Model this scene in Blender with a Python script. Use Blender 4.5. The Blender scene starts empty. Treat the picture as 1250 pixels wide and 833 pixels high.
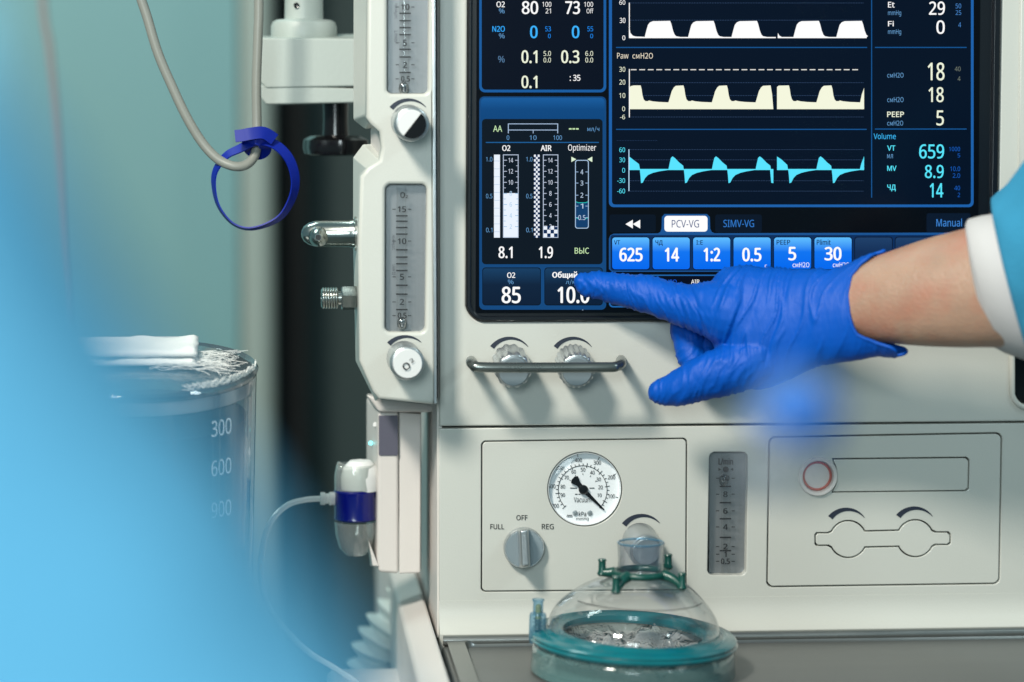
import bpy, bmesh, math, random
from mathutils import Vector, Matrix, noise
random.seed(7)
S = bpy.context.scene
COL = S.collection
R = math.radians

# ------------------------------------------------------------------ camera
YAW, PITCH, ROLL, FPX, DIST = R(5.2), R(5.3), R(0.2), 3300.0, 1.65
FW = Vector((math.sin(YAW)*math.cos(PITCH), math.cos(YAW)*math.cos(PITCH), -math.sin(PITCH)))
_r = Vector((math.cos(YAW), -math.sin(YAW), 0)); _u = _r.cross(FW)
RT = _r*math.cos(ROLL) + _u*math.sin(ROLL)
UP = RT.cross(FW)
EYE = Vector((0, 0, 1.10)) - FW*DIST
cd = bpy.data.cameras.new('camera'); cam = bpy.data.objects.new('camera', cd); COL.objects.link(cam)
cam.matrix_world = Matrix(((RT.x, UP.x, -FW.x, EYE.x), (RT.y, UP.y, -FW.y, EYE.y), (RT.z, UP.z, -FW.z, EYE.z), (0, 0, 0, 1)))
cd.sensor_width = 36; cd.lens = FPX/1250*36; cd.clip_start = 0.05; cd.clip_end = 50
cd.dof.use_dof = True; cd.dof.focus_distance = 1.648; cd.dof.aperture_fstop = 3.5
cd.dof.aperture_blades = 0
S.camera = cam

# ------------------------------------------------------------------ world, lamps, exposure
W = bpy.data.worlds.new('World'); S.world = W; W.use_nodes = True
W.node_tree.nodes['Background'].inputs[0].default_value = (0.42, 0.76, 0.86, 1)
W.node_tree.nodes['Background'].inputs[1].default_value = 0.26
def lamp(name, loc, aim, size, power, col, sy=None):
    l = bpy.data.lights.new(name, 'AREA'); o = bpy.data.objects.new(name, l); COL.objects.link(o)
    l.size = size; l.energy = power; l.color = col
    if sy: l.shape = 'RECTANGLE'; l.size_y = sy
    o.location = loc; o.rotation_euler = (Vector(aim)-Vector(loc)).to_track_quat('-Z', 'Y').to_euler()
    return o
lamp('ceiling_lamp_key', (-0.85, -1.25, 2.35), (0.0, 0, 0.95), 0.30, 46, (1.0, 0.94, 0.84))
lamp('ceiling_lamp_fill', (1.3, -1.0, 2.3), (0.1, 0, 1.0), 0.30, 6.5, (0.80, 0.97, 1.0))
lamp('gown_front_light', (-0.6, -3.0, 1.7), (-0.15, -1.0, 1.05), 0.8, 37, (0.85, 0.98, 1.0))  # added light on the camera side, brightens the foreground gown
lamp('ceiling_lamp_back', (-0.7, 0.6, 2.5), (-0.5, 1.6, 1.2), 0.6, 14, (0.80, 1.0, 0.97))
S.view_settings.view_transform = 'Standard'; S.view_settings.look = 'None'
S.view_settings.exposure = 0.0; S.view_settings.gamma = 1
S.cycles.max_bounces = 10; S.cycles.transparent_max_bounces = 24
S.cycles.caustics_reflective = False; S.cycles.caustics_refractive = False
S.cycles.sample_clamp_indirect = 4

# ------------------------------------------------------------------ pixel <-> place
def ray(px, py):
    return FW + RT*((px-625)/FPX) + UP*(-(py-416)/FPX)
def P(px, py, Y=0.0):
    d = ray(px, py); return EYE + d*((Y-EYE.y)/d.y)
def PX(px, py, X):
    d = ray(px, py); return EYE + d*((X-EYE.x)/d.x)
def PZ(px, py, Z):
    d = ray(px, py); return EYE + d*((Z-EYE.z)/d.z)
def proj(v):
    q = v-EYE; z = q.dot(FW)
    return 625+FPX*q.dot(RT)/z, 416-FPX*q.dot(UP)/z
def mm(Y=0.0):
    return (DIST+Y)/FPX          # metres per photo pixel at depth Y

# ------------------------------------------------------------------ materials
def nt(m): return m.node_tree.nodes, m.node_tree.links
def mat(name, col, rough=0.4, metal=0.0, var=0.06, vscale=6, bump=0.0, bscale=400, coat=0.0, spec=0.5, trans=0.0,
        sss=0.0, stretch=(1, 1, 1), rvar=0.08):
    m = bpy.data.materials.new(name); m.use_nodes = True
    n, l = nt(m); b = n['Principled BSDF']
    b.inputs['Roughness'].default_value = rough; b.inputs['Metallic'].default_value = metal
    b.inputs['Coat Weight'].default_value = coat; b.inputs['Coat Roughness'].default_value = 0.15
    b.inputs['Specular IOR Level'].default_value = spec
    if sss:
        b.inputs['Subsurface Weight'].default_value = sss; b.inputs['Subsurface Radius'].default_value = (0.012, 0.005, 0.003)
        b.inputs['Subsurface Scale'].default_value = 0.6
    tc = n.new('ShaderNodeTexCoord'); mp = n.new('ShaderNodeMapping'); l.new(tc.outputs['Object'], mp.inputs[0])
    mp.inputs['Scale'].default_value = stretch
    nz = n.new('ShaderNodeTexNoise'); nz.inputs['Scale'].default_value = vscale; nz.inputs['Detail'].default_value = 5
    l.new(mp.outputs[0], nz.inputs['Vector'])
    rp = n.new('ShaderNodeMix'); rp.data_type = 'RGBA'
    rp.inputs['A'].default_value = tuple(max(0, c*(1-var)) for c in col)+(1,)
    rp.inputs['B'].default_value = tuple(min(1, c*(1+var)) for c in col)+(1,)
    l.new(nz.outputs['Fac'], rp.inputs['Factor']); l.new(rp.outputs['Result'], b.inputs['Base Color'])
    if rvar:
        mr = n.new('ShaderNodeMapRange'); mr.inputs['To Min'].default_value = max(0, rough-rvar); mr.inputs['To Max'].default_value = rough+rvar
        l.new(nz.outputs['Fac'], mr.inputs['Value']); l.new(mr.outputs[0], b.inputs['Roughness'])
    if bump:
        n2 = n.new('ShaderNodeTexNoise'); n2.inputs['Scale'].default_value = bscale; n2.inputs['Detail'].default_value = 4
        l.new(mp.outputs[0], n2.inputs['Vector'])
        bp = n.new('ShaderNodeBump'); bp.inputs['Strength'].default_value = bump; bp.inputs['Distance'].default_value = 0.001
        l.new(n2.outputs['Fac'], bp.inputs['Height']); l.new(bp.outputs[0], b.inputs['Normal'])
    return m
def clear(name, tint=(1, 1, 1), ior=1.45, rough=0.03, body=None, bodyw=0.0, bump=0.0, bscale=60, fp=3.6, f0=0.035):
    """thin clear plastic: see-through, with Fresnel gloss and an optional milky body colour"""
    m = bpy.data.materials.new(name); m.use_nodes = True
    n, l = nt(m); n.remove(n['Principled BSDF']); out = n['Material Output']
    tr = n.new('ShaderNodeBsdfTransparent'); tr.inputs[0].default_value = tint+(1,)
    gl = n.new('ShaderNodeBsdfGlossy'); gl.inputs['Roughness'].default_value = rough
    lw = n.new('ShaderNodeLayerWeight'); lw.inputs['Blend'].default_value = 0.5
    pw = n.new('ShaderNodeMath'); pw.operation = 'POWER'; pw.inputs[1].default_value = fp
    l.new(lw.outputs['Facing'], pw.inputs[0])
    last = tr
    if body:
        df = n.new('ShaderNodeBsdfDiffuse'); df.inputs[0].default_value = body+(1,)
        lw2 = n.new('ShaderNodeLayerWeight'); lw2.inputs['Blend'].default_value = 0.4
        mr = n.new('ShaderNodeMapRange'); mr.inputs['To Min'].default_value = bodyw; mr.inputs['To Max'].default_value = min(1, bodyw*2.6+0.03)
        l.new(lw2.outputs['Facing'], mr.inputs['Value'])
        mx0 = n.new('ShaderNodeMixShader'); l.new(mr.outputs[0], mx0.inputs[0]); l.new(tr.outputs[0], mx0.inputs[1]); l.new(df.outputs[0], mx0.inputs[2])
        last = mx0
    mx = n.new('ShaderNodeMixShader'); ad = n.new('ShaderNodeMath'); ad.operation = 'ADD'; ad.inputs[1].default_value = f0
    l.new(pw.outputs[0], ad.inputs[0]); l.new(ad.outputs[0], mx.inputs[0]); l.new(last.outputs[0], mx.inputs[1]); l.new(gl.outputs[0], mx.inputs[2])
    l.new(mx.outputs[0], out.inputs['Surface'])
    if bump:
        tc = n.new('ShaderNodeTexCoord'); nz = n.new('ShaderNodeTexNoise'); nz.inputs['Scale'].default_value = bscale; nz.inputs['Detail'].default_value = 3
        l.new(tc.outputs['Object'], nz.inputs['Vector']); bp = n.new('ShaderNodeBump'); bp.inputs['Strength'].default_value = bump
        bp.inputs['Distance'].default_value = 0.01
        l.new(nz.outputs['Fac'], bp.inputs['Height']); l.new(bp.outputs[0], gl.inputs['Normal']); l.new(bp.outputs[0], lw.inputs['Normal'])
    return m
_em = {}
def em(col, k=1.0, base=(0.0, 0.0, 0.0)):
    """display pixel colour given in sRGB 0-255"""
    key = (tuple(col), k)
    if key in _em: return _em[key]
    lin = tuple(((c/255+0.055)/1.055)**2.4 if c > 10 else c/255/12.92 for c in col)
    m = bpy.data.materials.new('display_light'); m.use_nodes = True
    n, l = nt(m); b = n['Principled BSDF']
    b.inputs['Base Color'].default_value = (0.001, 0.0012, 0.0015, 1); b.inputs['Roughness'].default_value = 0.18
    b.inputs['Specular IOR Level'].default_value = 0.12
    b.inputs['Emission Color'].default_value = lin+(1,); b.inputs['Emission Strength'].default_value = k
    _em[key] = m; return m
def em_grad(top, bot, k=1.0, pos=0.55):
    m = bpy.data.materials.new('display_gradient'); m.use_nodes = True
    n, l = nt(m); b = n['Principled BSDF']; b.inputs['Base Color'].default_value = (0.001, 0.0012, 0.0015, 1); b.inputs['Roughness'].default_value = 0.18
    b.inputs['Specular IOR Level'].default_value = 0.12
    tc = n.new('ShaderNodeTexCoord'); sp = n.new('ShaderNodeSeparateXYZ'); l.new(tc.outputs['Generated'], sp.inputs[0])
    cr = n.new('ShaderNodeValToRGB'); l.new(sp.outputs['Z'], cr.inputs[0])
    f = lambda c: tuple(((x/255+0.055)/1.055)**2.4 if x > 10 else x/255/12.92 for x in c)+(1,)
    cr.color_ramp.elements[0].position = 0.0; cr.color_ramp.elements[0].color = f(bot)
    cr.color_ramp.elements[1].position = 1.0; cr.color_ramp.elements[1].color = f(top)
    e = cr.color_ramp.elements.new(pos); e.color = f([a*0.85+b_*0.15 for a, b_ in zip(bot, top)])
    l.new(cr.outputs[0], b.inputs['Emission Color']); b.inputs['Emission Strength'].default_value = k
    return m

M = dict(
    white=mat('white_enamel', (0.545, 0.555, 0.51), 0.36, var=0.05, vscale=5, bump=0.10, bscale=900, coat=0.15),
    cream=mat('cream_plastic', (0.63, 0.60, 0.57), 0.42, var=0.04, bump=0.12, bscale=1200),
    mount=mat('mount_enamel', (0.40, 0.45, 0.42), 0.45, var=0.05, bump=0.1),
    gapdark=mat('gap_dark', (0.008, 0.010, 0.012), 0.6),
    bezel=mat('bezel_black_gloss', (0.004, 0.005, 0.008), 0.25, coat=0.3, rvar=0.03),
    ink=mat('black_ink', (0.006, 0.008, 0.010), 0.5),
    inkblue=mat('dark_blue_ink', (0.012, 0.018, 0.036), 0.5),
    inkwhite=mat('white_ink', (0.85, 0.90, 0.94), 0.5),
    window=mat('brushed_grey_metal', (0.23, 0.245, 0.255), 0.38, 0.55, var=0.12, vscale=40, stretch=(12, 12, 0.4), bump=0.05, bscale=300),
    alu=mat('satin_aluminium', (0.50, 0.53, 0.54), 0.30, 0.85, var=0.08, vscale=30, bump=0.05, bscale=500),
    alu_cap=mat('grey_knob_cap', (0.27, 0.33, 0.36), 0.38, 0.35, var=0.05, rvar=0.04),
    chrome=mat('chrome', (0.50, 0.52, 0.49), 0.20, 1.0, var=0.03, rvar=0.04),
    steel=mat('brushed_steel', (0.30, 0.31, 0.30), 0.33, 0.9, var=0.10, vscale=20, stretch=(1, 14, 1), bump=0.08, bscale=260),
    tray=mat('worktop_steel', (0.17, 0.18, 0.175), 0.42, 0.45, var=0.14, vscale=9, stretch=(1, 5, 1), bump=0.06, bscale=200),
    barsteel=mat('dark_satin_steel', (0.20, 0.22, 0.21), 0.28, 0.9, var=0.1, vscale=50),
    black=mat('black_gloss_plastic', (0.005, 0.005, 0.006), 0.18, rvar=0.05),
    dial=mat('dial_white', (0.78, 0.82, 0.84), 0.5, var=0.03),
    purple=mat('grey_violet_label', (0.085, 0.085, 0.12), 0.5),
    red=mat('red_ring_plastic', (0.50, 0.14, 0.11), 0.35),
    glass=clear('clear_plastic'),
    lens=clear('dial_lens', rough=0.02, fp=6, f0=0.02),
    tube=clear('clear_tube', tint=(0.97, 0.975, 0.975), rough=0.08, fp=5, f0=0.03),
    skin=mat('skin', (0.375, 0.235, 0.165), 0.46, var=0.22, vscale=45, bump=0.42, bscale=420, sss=0.25, rvar=0.06),
    cuff=mat('knitted_white_cuff', (0.55, 0.54, 0.54), 0.9, bump=0.5, bscale=700, stretch=(1, 3, 3)),
    gown=mat('blue_gown_cloth', (0.04, 0.27, 0.45), 0.85, var=0.18, vscale=30, bump=0.45, bscale=600, spec=0.2),
    gownpale=mat('pale_blue_gown_cloth', (0.17, 0.53, 0.80), 0.9, var=0.2, bump=0.3, spec=0.2),
    wall=mat('teal_wall_paint', (0.175, 0.335, 0.34), 0.6, var=0.08, vscale=1.6, bump=0.1, bscale=100),
    column=mat('grey_column_paint', (0.33, 0.38, 0.34), 0.5, var=0.06, vscale=2),
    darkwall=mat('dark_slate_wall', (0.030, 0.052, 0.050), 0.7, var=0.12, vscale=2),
    darkcol=mat('gap_shade_black', (0.002, 0.003, 0.003), 0.8),
    hose=mat('grey_rubber_hose', (0.23, 0.24, 0.215), 0.38, var=0.05, bump=0.06),
    hosepale=mat('pale_hose', (0.34, 0.38, 0.35), 0.35, var=0.05),
    pink=mat('pink_grey_line', (0.30, 0.26, 0.25), 0.5),
    tie=mat('blue_strap', (0.0, 0.012, 0.24), 0.45, var=0.06, spec=0.3),
    trapblue=mat('dark_blue_band', (0.001, 0.004, 0.13), 0.20, coat=0.3),
    jarinner=mat('dark_canister_liner', (0.005, 0.020, 0.055), 0.35, var=0.3, vscale=15, stretch=(1, 1, .2)),
    gauze=mat('white_gauze', (0.80, 0.80, 0.77), 0.95, bump=0.5, bscale=500),
    green=mat('dark_green_plastic', (0.002, 0.062, 0.048), 0.33, coat=0.1),
    teal=mat('teal_rim_plastic', (0.002, 0.135, 0.160), 0.17, var=0.25, vscale=45, coat=0.5),
    ball=mat('float_ball', (0.30, 0.32, 0.33), 0.12, 0.8),
    yellow=mat('yellow_valve_core', (0.45, 0.36, 0.12), 0.4),
    corr=mat('white_corrugated_hose', (0.62, 0.68, 0.63), 0.45),
)
M['domeclear'] = clear('clear_mask_dome', tint=(0.965, 0.97, 0.975), rough=0.04, body=(0.45, 0.5, 0.52), bodyw=0.015, bump=0.05, bscale=30, fp=3.0, f0=0.05)
M['neckclear'] = clear('clear_mask_neck', tint=(0.965, 0.97, 0.985), rough=0.03, body=(0.25, 0.28, 0.45), bodyw=0.01, fp=2.4)
M['cushion'] = clear('clear_soft_cushion', tint=(0.84, 0.93, 0.93), rough=0.10, body=(0.22, 0.40, 0.40), bodyw=0.20, bump=0.35, bscale=28)
M['film'] = clear('clear_film', tint=(0.93, 0.95, 0.95), rough=0.13, body=(0.75, 0.78, 0.78), bodyw=0.30, bump=0.8, bscale=90, f0=0.10, fp=2.0)
M['jar'] = clear('clear_canister_wall', tint=(0.90, 0.92, 0.94), rough=0.03, body=(0.20, 0.25, 0.28), bodyw=0.01, fp=3.0)
M['valve'] = clear('clear_blue_valve', tint=(0.70, 0.85, 0.92), rough=0.05, body=(0.10, 0.28, 0.42), bodyw=0.18)
M['trap'] = clear('clear_water_trap', tint=(0.80, 0.84, 0.82), rough=0.06, body=(0.68, 0.72, 0.70), bodyw=0.15, fp=2.2, f0=0.06)
M['line'] = clear('clear_sampling_line', tint=(0.85, 0.88, 0.88), rough=0.06, body=(0.85, 0.9, 0.88), bodyw=0.42, fp=2.0)

def blotch(m):
    n, l = nt(m); b = n['Principled BSDF']; tc = n.new('ShaderNodeTexCoord')
    src = b.inputs['Base Color'].links[0].from_socket
    nz = n.new('ShaderNodeTexNoise'); nz.inputs['Scale'].default_value = 38; nz.inputs['Detail'].default_value = 3; l.new(tc.outputs['Object'], nz.inputs['Vector'])
    mr = n.new('ShaderNodeMapRange'); mr.inputs['From Min'].default_value = 0.42; mr.inputs['From Max'].default_value = 0.68; l.new(nz.outputs['Fac'], mr.inputs['Value'])
    sc = n.new('ShaderNodeMath'); sc.operation = 'MULTIPLY'; sc.inputs[1].default_value = 0.85; l.new(mr.outputs[0], sc.inputs[0])
    mx = n.new('ShaderNodeMix'); mx.data_type = 'RGBA'; mx.inputs['B'].default_value = (0.40, 0.165, 0.11, 1)
    l.new(sc.outputs[0], mx.inputs['Factor']); l.new(src, mx.inputs['A']); l.new(mx.outputs['Result'], b.inputs['Base Color'])
blotch(M['skin'])
# glove: thin nitrile, with fine folds
def glove_mat():
    m = mat('blue_nitrile', (0.0, 0.078, 0.44), 0.50, var=0.12, vscale=30, spec=0.22, rvar=0.05)
    n, l = nt(m); b = n['Principled BSDF']
    tc = n.new('ShaderNodeTexCoord')
    mp = n.new('ShaderNodeMapping'); mp.inputs['Scale'].default_value = (3.2, 1.2, 1.0); mp.inputs['Rotation'].default_value = (0, 0.25, 0)
    l.new(tc.outputs['Object'], mp.inputs[0])
    nz = n.new('ShaderNodeTexNoise'); nz.inputs['Scale'].default_value = 70; nz.inputs['Detail'].default_value = 4; nz.inputs['Distortion'].default_value = 0.6
    l.new(mp.outputs[0], nz.inputs['Vector'])
    n3 = n.new('ShaderNodeTexNoise'); n3.inputs['Scale'].default_value = 1500; l.new(tc.outputs['Object'], n3.inputs['Vector'])
    ad = n.new('ShaderNodeMath'); ad.operation = 'MULTIPLY_ADD'; ad.inputs[1].default_value = 0.12
    l.new(n3.outputs['Fac'], ad.inputs[0]); l.new(nz.outputs['Fac'], ad.inputs[2])
    bp = n.new('ShaderNodeBump'); bp.inputs['Strength'].default_value = 0.34; bp.inputs['Distance'].default_value = 0.0018
    l.new(ad.outputs[0], bp.inputs['Height']); l.new(bp.outputs[0], b.inputs['Normal'])
    return m
M['glove'] = glove_mat()

# ------------------------------------------------------------------ object helpers
def link(name, me, m=None, parent=None, smooth=False):
    if m: me.materials.append(m)
    if smooth:
        for p in me.polygons: p.use_smooth = True
    o = bpy.data.objects.new(name, me); COL.objects.link(o)
    if parent: o.parent = parent; o.matrix_parent_inverse = parent.matrix_basis.inverted()
    return o
def tag(o, label=None, cat=None, group=None, kind=None):
    if label: o['label'] = label
    if cat: o['category'] = cat
    if group: o['group'] = group
    if kind: o['kind'] = kind
    return o
def empty(name, loc, label, cat, group=None):
    o = bpy.data.objects.new(name, None); COL.objects.link(o); o.location = loc; o.empty_display_size = 0.02
    return tag(o, label, cat, group)
def mesh(name, vs, fs, m=None, parent=None, smooth=False):
    me = bpy.data.meshes.new(name); me.from_pydata([tuple(v) for v in vs], [], fs); me.update()
    return link(name, me, m, parent, smooth)
def bevel(o, w, seg=3, angle=35):
    b = o.modifiers.new('bevel', 'BEVEL'); b.width = w; b.segments = seg; b.limit_method = 'ANGLE'; b.angle_limit = R(angle)
    b.harden_normals = True
    for p in o.data.polygons: p.use_smooth = True
    return o
def autosmooth(o, deg=35):
    me = o.data
    bm = bmesh.new(); bm.from_mesh(me)
    for e in bm.edges:
        if len(e.link_faces) == 2 and e.calc_face_angle(0) > R(deg): e.smooth = False
    for f in bm.faces: f.smooth = True
    bm.to_mesh(me); bm.free(); return o
def box(name, x0, x1, y0, y1, z0, z1, m, parent=None, bv=0.0, seg=3):
    vs = [(x, y, z) for x in (x0, x1) for y in (y0, y1) for z in (z0, z1)]
    fs = [(0, 1, 3, 2), (4, 6, 7, 5), (0, 4, 5, 1), (2, 3, 7, 6), (0, 2, 6, 4), (1, 5, 7, 3)]
    o = mesh(name, vs, fs, m, parent)
    if bv: bevel(o, bv, seg)
    return o
def rrpts(x0, y0, x1, y1, r, n=6):
    pts = []
    for cx, cy, a in ((x1-r, y0+r, -90), (x1-r, y1-r, 0), (x0+r, y1-r, 90), (x0+r, y0+r, 180)):
        for i in range(n+1):
            t = R(a+90*i/n); pts.append((cx+r*math.cos(t), cy+r*math.sin(t)))
    return pts
def quad_rr(tl, tr, br, bl, r, n=6):
    """rounded corners on a photo-measured quad"""
    c = [Vector(p) for p in (tl, tr, br, bl)]; pts = []
    for i in range(4):
        a, b, d = c[i-1], c[i], c[(i+1) % 4]
        p0 = b+(a-b).normalized()*r; p1 = b+(d-b).normalized()*r
        for k in range(n+1):
            t = k/n; s = (1-t)**2*p0+2*t*(1-t)*(b*0.62+(p0+p1)*0.19)+t*t*p1; pts.append((s.x, s.y))
    return pts
def circ(cx, cy, r, n=40, a0=0, a1=360):
    return [(cx+r*math.cos(R(a0+(a1-a0)*i/n)), cy+r*math.sin(R(a0+(a1-a0)*i/n))) for i in range(n if a1-a0 == 360 else n+1)]
def plate(name, loops, Y, thick, m, parent=None, bv=0.0, res=2):
    """loops in photo pixels laid on the plane y=Y (its front face), holes allowed; real thickness backwards"""
    cu = bpy.data.curves.new(name, 'CURVE'); cu.dimensions = '2D'; cu.fill_mode = 'BOTH'
    for lp in loops:
        sp = cu.splines.new('POLY'); sp.points.add(len(lp)-1)
        for k, (x, y) in enumerate(lp):
            w = P(x, y, Y); sp.points[k].co = (w.x, w.z, 0, 1)
        sp.use_cyclic_u = True
    if thick:
        cu.extrude = max(0.00001, thick/2-bv); cu.bevel_depth = bv; cu.bevel_resolution = res; cu.offset = -bv
    o = bpy.data.objects.new('tmp', cu); COL.objects.link(o)
    dg = bpy.context.evaluated_depsgraph_get(); dg.update()
    me = bpy.data.meshes.new_from_object(o.evaluated_get(dg))
    bpy.data.objects.remove(o); bpy.data.curves.remove(cu)
    for v in me.vertices:
        x, y, z = v.co; v.co = (x, Y+thick/2-z, y)
    me.name = name; me.materials.clear()
    o = link(name, me, m, parent)
    bm = bmesh.new(); bm.from_mesh(me); bmesh.ops.recalc_face_normals(bm, faces=bm.faces)
    if not thick:
        for f in bm.faces:
            if f.normal.y > 0: f.normal_flip()
    bm.to_mesh(me); bm.free()
    if thick and bv: autosmooth(o, 40)
    return o
def sheet(name, loop, Y, m, parent=None):
    return mesh(name, [P(x, y, Y) for x, y in loop], [tuple(range(len(loop)))[::-1]], m, parent)
def sheets(name, loops, Y, m, parent=None):
    vs, fs = [], []
    for lp in loops:
        k = len(vs); vs += [P(x, y, Y) for x, y in lp]; fs.append(tuple(range(k, k+len(lp)))[::-1])
    return mesh(name, vs, fs, m, parent)
def rect(x0, y0, x1, y1): return [(x0, y0), (x1, y0), (x1, y1), (x0, y1)]
def seg(x0, y0, x1, y1, w):
    d = Vector((x1-x0, y1-y0)); n = Vector((-d.y, d.x)).normalized()*w/2
    return [(x0+n.x, y0+n.y), (x1+n.x, y1+n.y), (x1-n.x, y1-n.y), (x0-n.x, y0-n.y)]
_tcache = {}
FONTS = [None, None]
try:                                   # fonts that ship inside Blender; the built-in one if they are missing
    import os
    _fd = os.path.join(bpy.utils.system_resource('DATAFILES'), 'fonts')
    FONTS = [bpy.data.fonts.load(os.path.join(_fd, f)) for f in ('NotoSansHebrew-Regular.woff2', 'Noto Sans CJK Regular.woff2')]
except Exception: FONTS = [None, None]
def tmesh(s, bold=0):
    if s in _tcache: return _tcache[s]
    cu = bpy.data.curves.new('t', 'FONT'); cu.body = s; cu.size = 1; cu.resolution_u = 3
    f = FONTS[0 if all(ord(c) < 256 and c != '°' for c in s) else 1]
    if f: cu.font = f
    o = bpy.data.objects.new('t', cu); COL.objects.link(o)
    dg = bpy.context.evaluated_depsgraph_get(); dg.update()
    me = bpy.data.meshes.new_from_object(o.evaluated_get(dg))
    bpy.data.objects.remove(o); bpy.data.curves.remove(cu)
    vs = [tuple(v.co) for v in me.vertices]; fs = [tuple(p.vertices) for p in me.polygons]
    bpy.data.meshes.remove(me)
    xs = [v[0] for v in vs]; ys = [v[1] for v in vs]; bb = (min(xs), min(ys), max(xs), max(ys))
    _tcache[s] = (vs, fs, bb); return _tcache[s]
def text(s, bx, Y, m, parent, bold=0.0, name='lettering', rot=0, w2=None):
    """lettering whose outline fills the photo-pixel box bx, lying on plane y=Y"""
    x0, y0, x1, y1 = bx
    vs, fs, bb = tmesh(s)
    w = bold*1.15*(y1-y0)*(0.75 if y1-y0 < 9 else 1)
    out, of = [], []
    cx, cy = (x0+x1)/2, (y0+y1)/2
    x0 += w; x1 -= w; y0 += w*.6; y1 -= w*.6
    offs = [(0, 0)] if w == 0 else [(-w, 0), (w, 0), (0, -w*.6), (0, w*.6), (-w*.6, -w*.4), (w*.6, w*.4)]
    for n_, (ox, oy) in enumerate(offs):
        base = len(out)
        for v in vs:
            u = (v[0]-bb[0])/max(1e-6, bb[2]-bb[0]); t = (v[1]-bb[1])/max(1e-6, bb[3]-bb[1])
            px, py = x0+u*(x1-x0)+ox, y1-t*(y1-y0)+oy
            if rot:
                dx, dy = px-cx, py-cy; c, sn = math.cos(R(rot)), math.sin(R(rot)); px, py = cx+dx*c-dy*sn, cy+dx*sn+dy*c
            out.append(P(px, py, Y-n_*0.000004))
        of += [tuple(base+i for i in f_) for f_ in fs]
    o = mesh(name, out, of, m, parent)
    if len(o.data.polygons) and o.data.polygons[0].normal.y > 0: o.data.flip_normals()
    return o
def lathe(name, o0, axis, prof, m, parent=None, n=40, rfun=None, deg=35, cap=True):
    """prof = [(radius, height along axis)]"""
    ax = Vector(axis).normalized(); a = ax.orthogonal().normalized(); b = ax.cross(a)
    vs, fs = [], []
    for j, (r, h) in enumerate(prof):
        for i in range(n):
            t = 2*math.pi*i/n; rr = r*(rfun(t, j) if rfun else 1)
            vs.append(Vector(o0)+ax*h+(a*math.cos(t)+b*math.sin(t))*rr)
    for j in range(len(prof)-1):
        for i in range(n):
            k = (i+1) % n; fs.append((j*n+i, j*n+k, (j+1)*n+k, (j+1)*n+i))
    if cap:
        fs.append(tuple(range(n))[::-1]); fs.append(tuple((len(prof)-1)*n+i for i in range(n)))
    o = mesh(name, vs, fs, m, parent)
    return autosmooth(o, deg)
def spline(pts, n=8, closed=False):
    pts = [Vector(p) for p in pts]; out = []; N = len(pts)
    rng = range(N) if closed else range(N-1)
    for i in rng:
        if closed: p0, p1, p2, p3 = pts[i-1], pts[i], pts[(i+1) % N], pts[(i+2) % N]
        else: p0, p1, p2, p3 = pts[max(0, i-1)], pts[i], pts[i+1], pts[min(N-1, i+2)]
        for k in range(n):
            t = k/n
            out.append(0.5*((2*p1)+(p2-p0)*t+(2*p0-5*p1+4*p2-p3)*t*t+(3*p1-p0-3*p2+p3)*t**3))
    if not closed: out.append(pts[-1])
    return out
def tubemesh(pts, rad, n=14, closed=False, caps=True, vs=None, fs=None, flat=None):
    """swept tube; rad = number or list"""
    vs = [] if vs is None else vs; fs = [] if fs is None else fs
    N = len(pts); base = len(vs); up = None
    for i, p in enumerate(pts):
        if closed: t = (pts[(i+1) % N]-pts[i-1])
        else: t = pts[min(N-1, i+1)]-pts[max(0, i-1)]
        t = t.normalized()
        if up is None: up = t.orthogonal().normalized()
        up = (up-t*up.dot(t)).normalized(); sd = t.cross(up)
        r = rad[i] if isinstance(rad, (list, tuple)) else rad
        for k in range(n):
            a = 2*math.pi*k/n
            vs.append(p+(up*math.cos(a)+sd*math.sin(a))*r)
    for i in range(N if closed else N-1):
        j = (i+1) % N
        for k in range(n):
            q = (k+1) % n; fs.append((base+i*n+k, base+i*n+q, base+j*n+q, base+j*n+k))
    if caps and not closed:
        fs.append(tuple(base+k for k in range(n))[::-1]); fs.append(tuple(base+(N-1)*n+k for k in range(n)))
    return vs, fs
def tube(name, pts, rad, m, parent=None, n=14, closed=False, caps=True):
    vs, fs = tubemesh(pts, rad, n, closed, caps)
    return autosmooth(mesh(name, vs, fs, m, parent), 50)
def rings(vs, fs, ring_list, caps=True):
    """loft of equal-length rings"""
    base = len(vs); n = len(ring_list[0])
    for r in ring_list: vs += r
    for j in range(len(ring_list)-1):
        for i in range(n):
            k = (i+1) % n; fs.append((base+j*n+i, base+j*n+k, base+(j+1)*n+k, base+(j+1)*n+i))
    if caps:
        fs.append(tuple(base+i for i in range(n))[::-1]); fs.append(tuple(base+(len(ring_list)-1)*n+i for i in range(n)))
    return vs, fs

# ================================================================== SETTING
YB = 1.45
def struct(o): return tag(o, kind='structure')
# teal wall on the left, rounded grey column, painted shade of a gap, dark slate wall
xw = P(292, 400, YB).x
struct(box('wall', xw-2.2, xw, YB, YB+0.1, -0.2, 3.2, M['wall']))
cxa, cxb = P(292, 400, YB).x, P(336, 400, YB).x
cr_ = (cxb-cxa)/2
prof = []
vs, fs = [], []
struct(lathe('column', (cxa+cr_*0.85, YB+0.03, -0.2), (0, 0, 1), [(cr_*1.15, 0), (cr_*1.15, 3.4)], M['column'], n=64))
struct(box('gap_shade_box', P(318, 400, YB+0.12).x, P(372, 400, YB+0.12).x, YB+0.12, YB+0.2, -0.2, 3.2, M['darkcol']))  # solid near-black box, painted to stand for the shade in the gap
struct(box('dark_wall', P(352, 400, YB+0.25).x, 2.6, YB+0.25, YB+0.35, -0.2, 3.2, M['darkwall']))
struct(box('floor', -4, 4, -3, 3, -0.25, -0.2, M['darkwall']))

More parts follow.
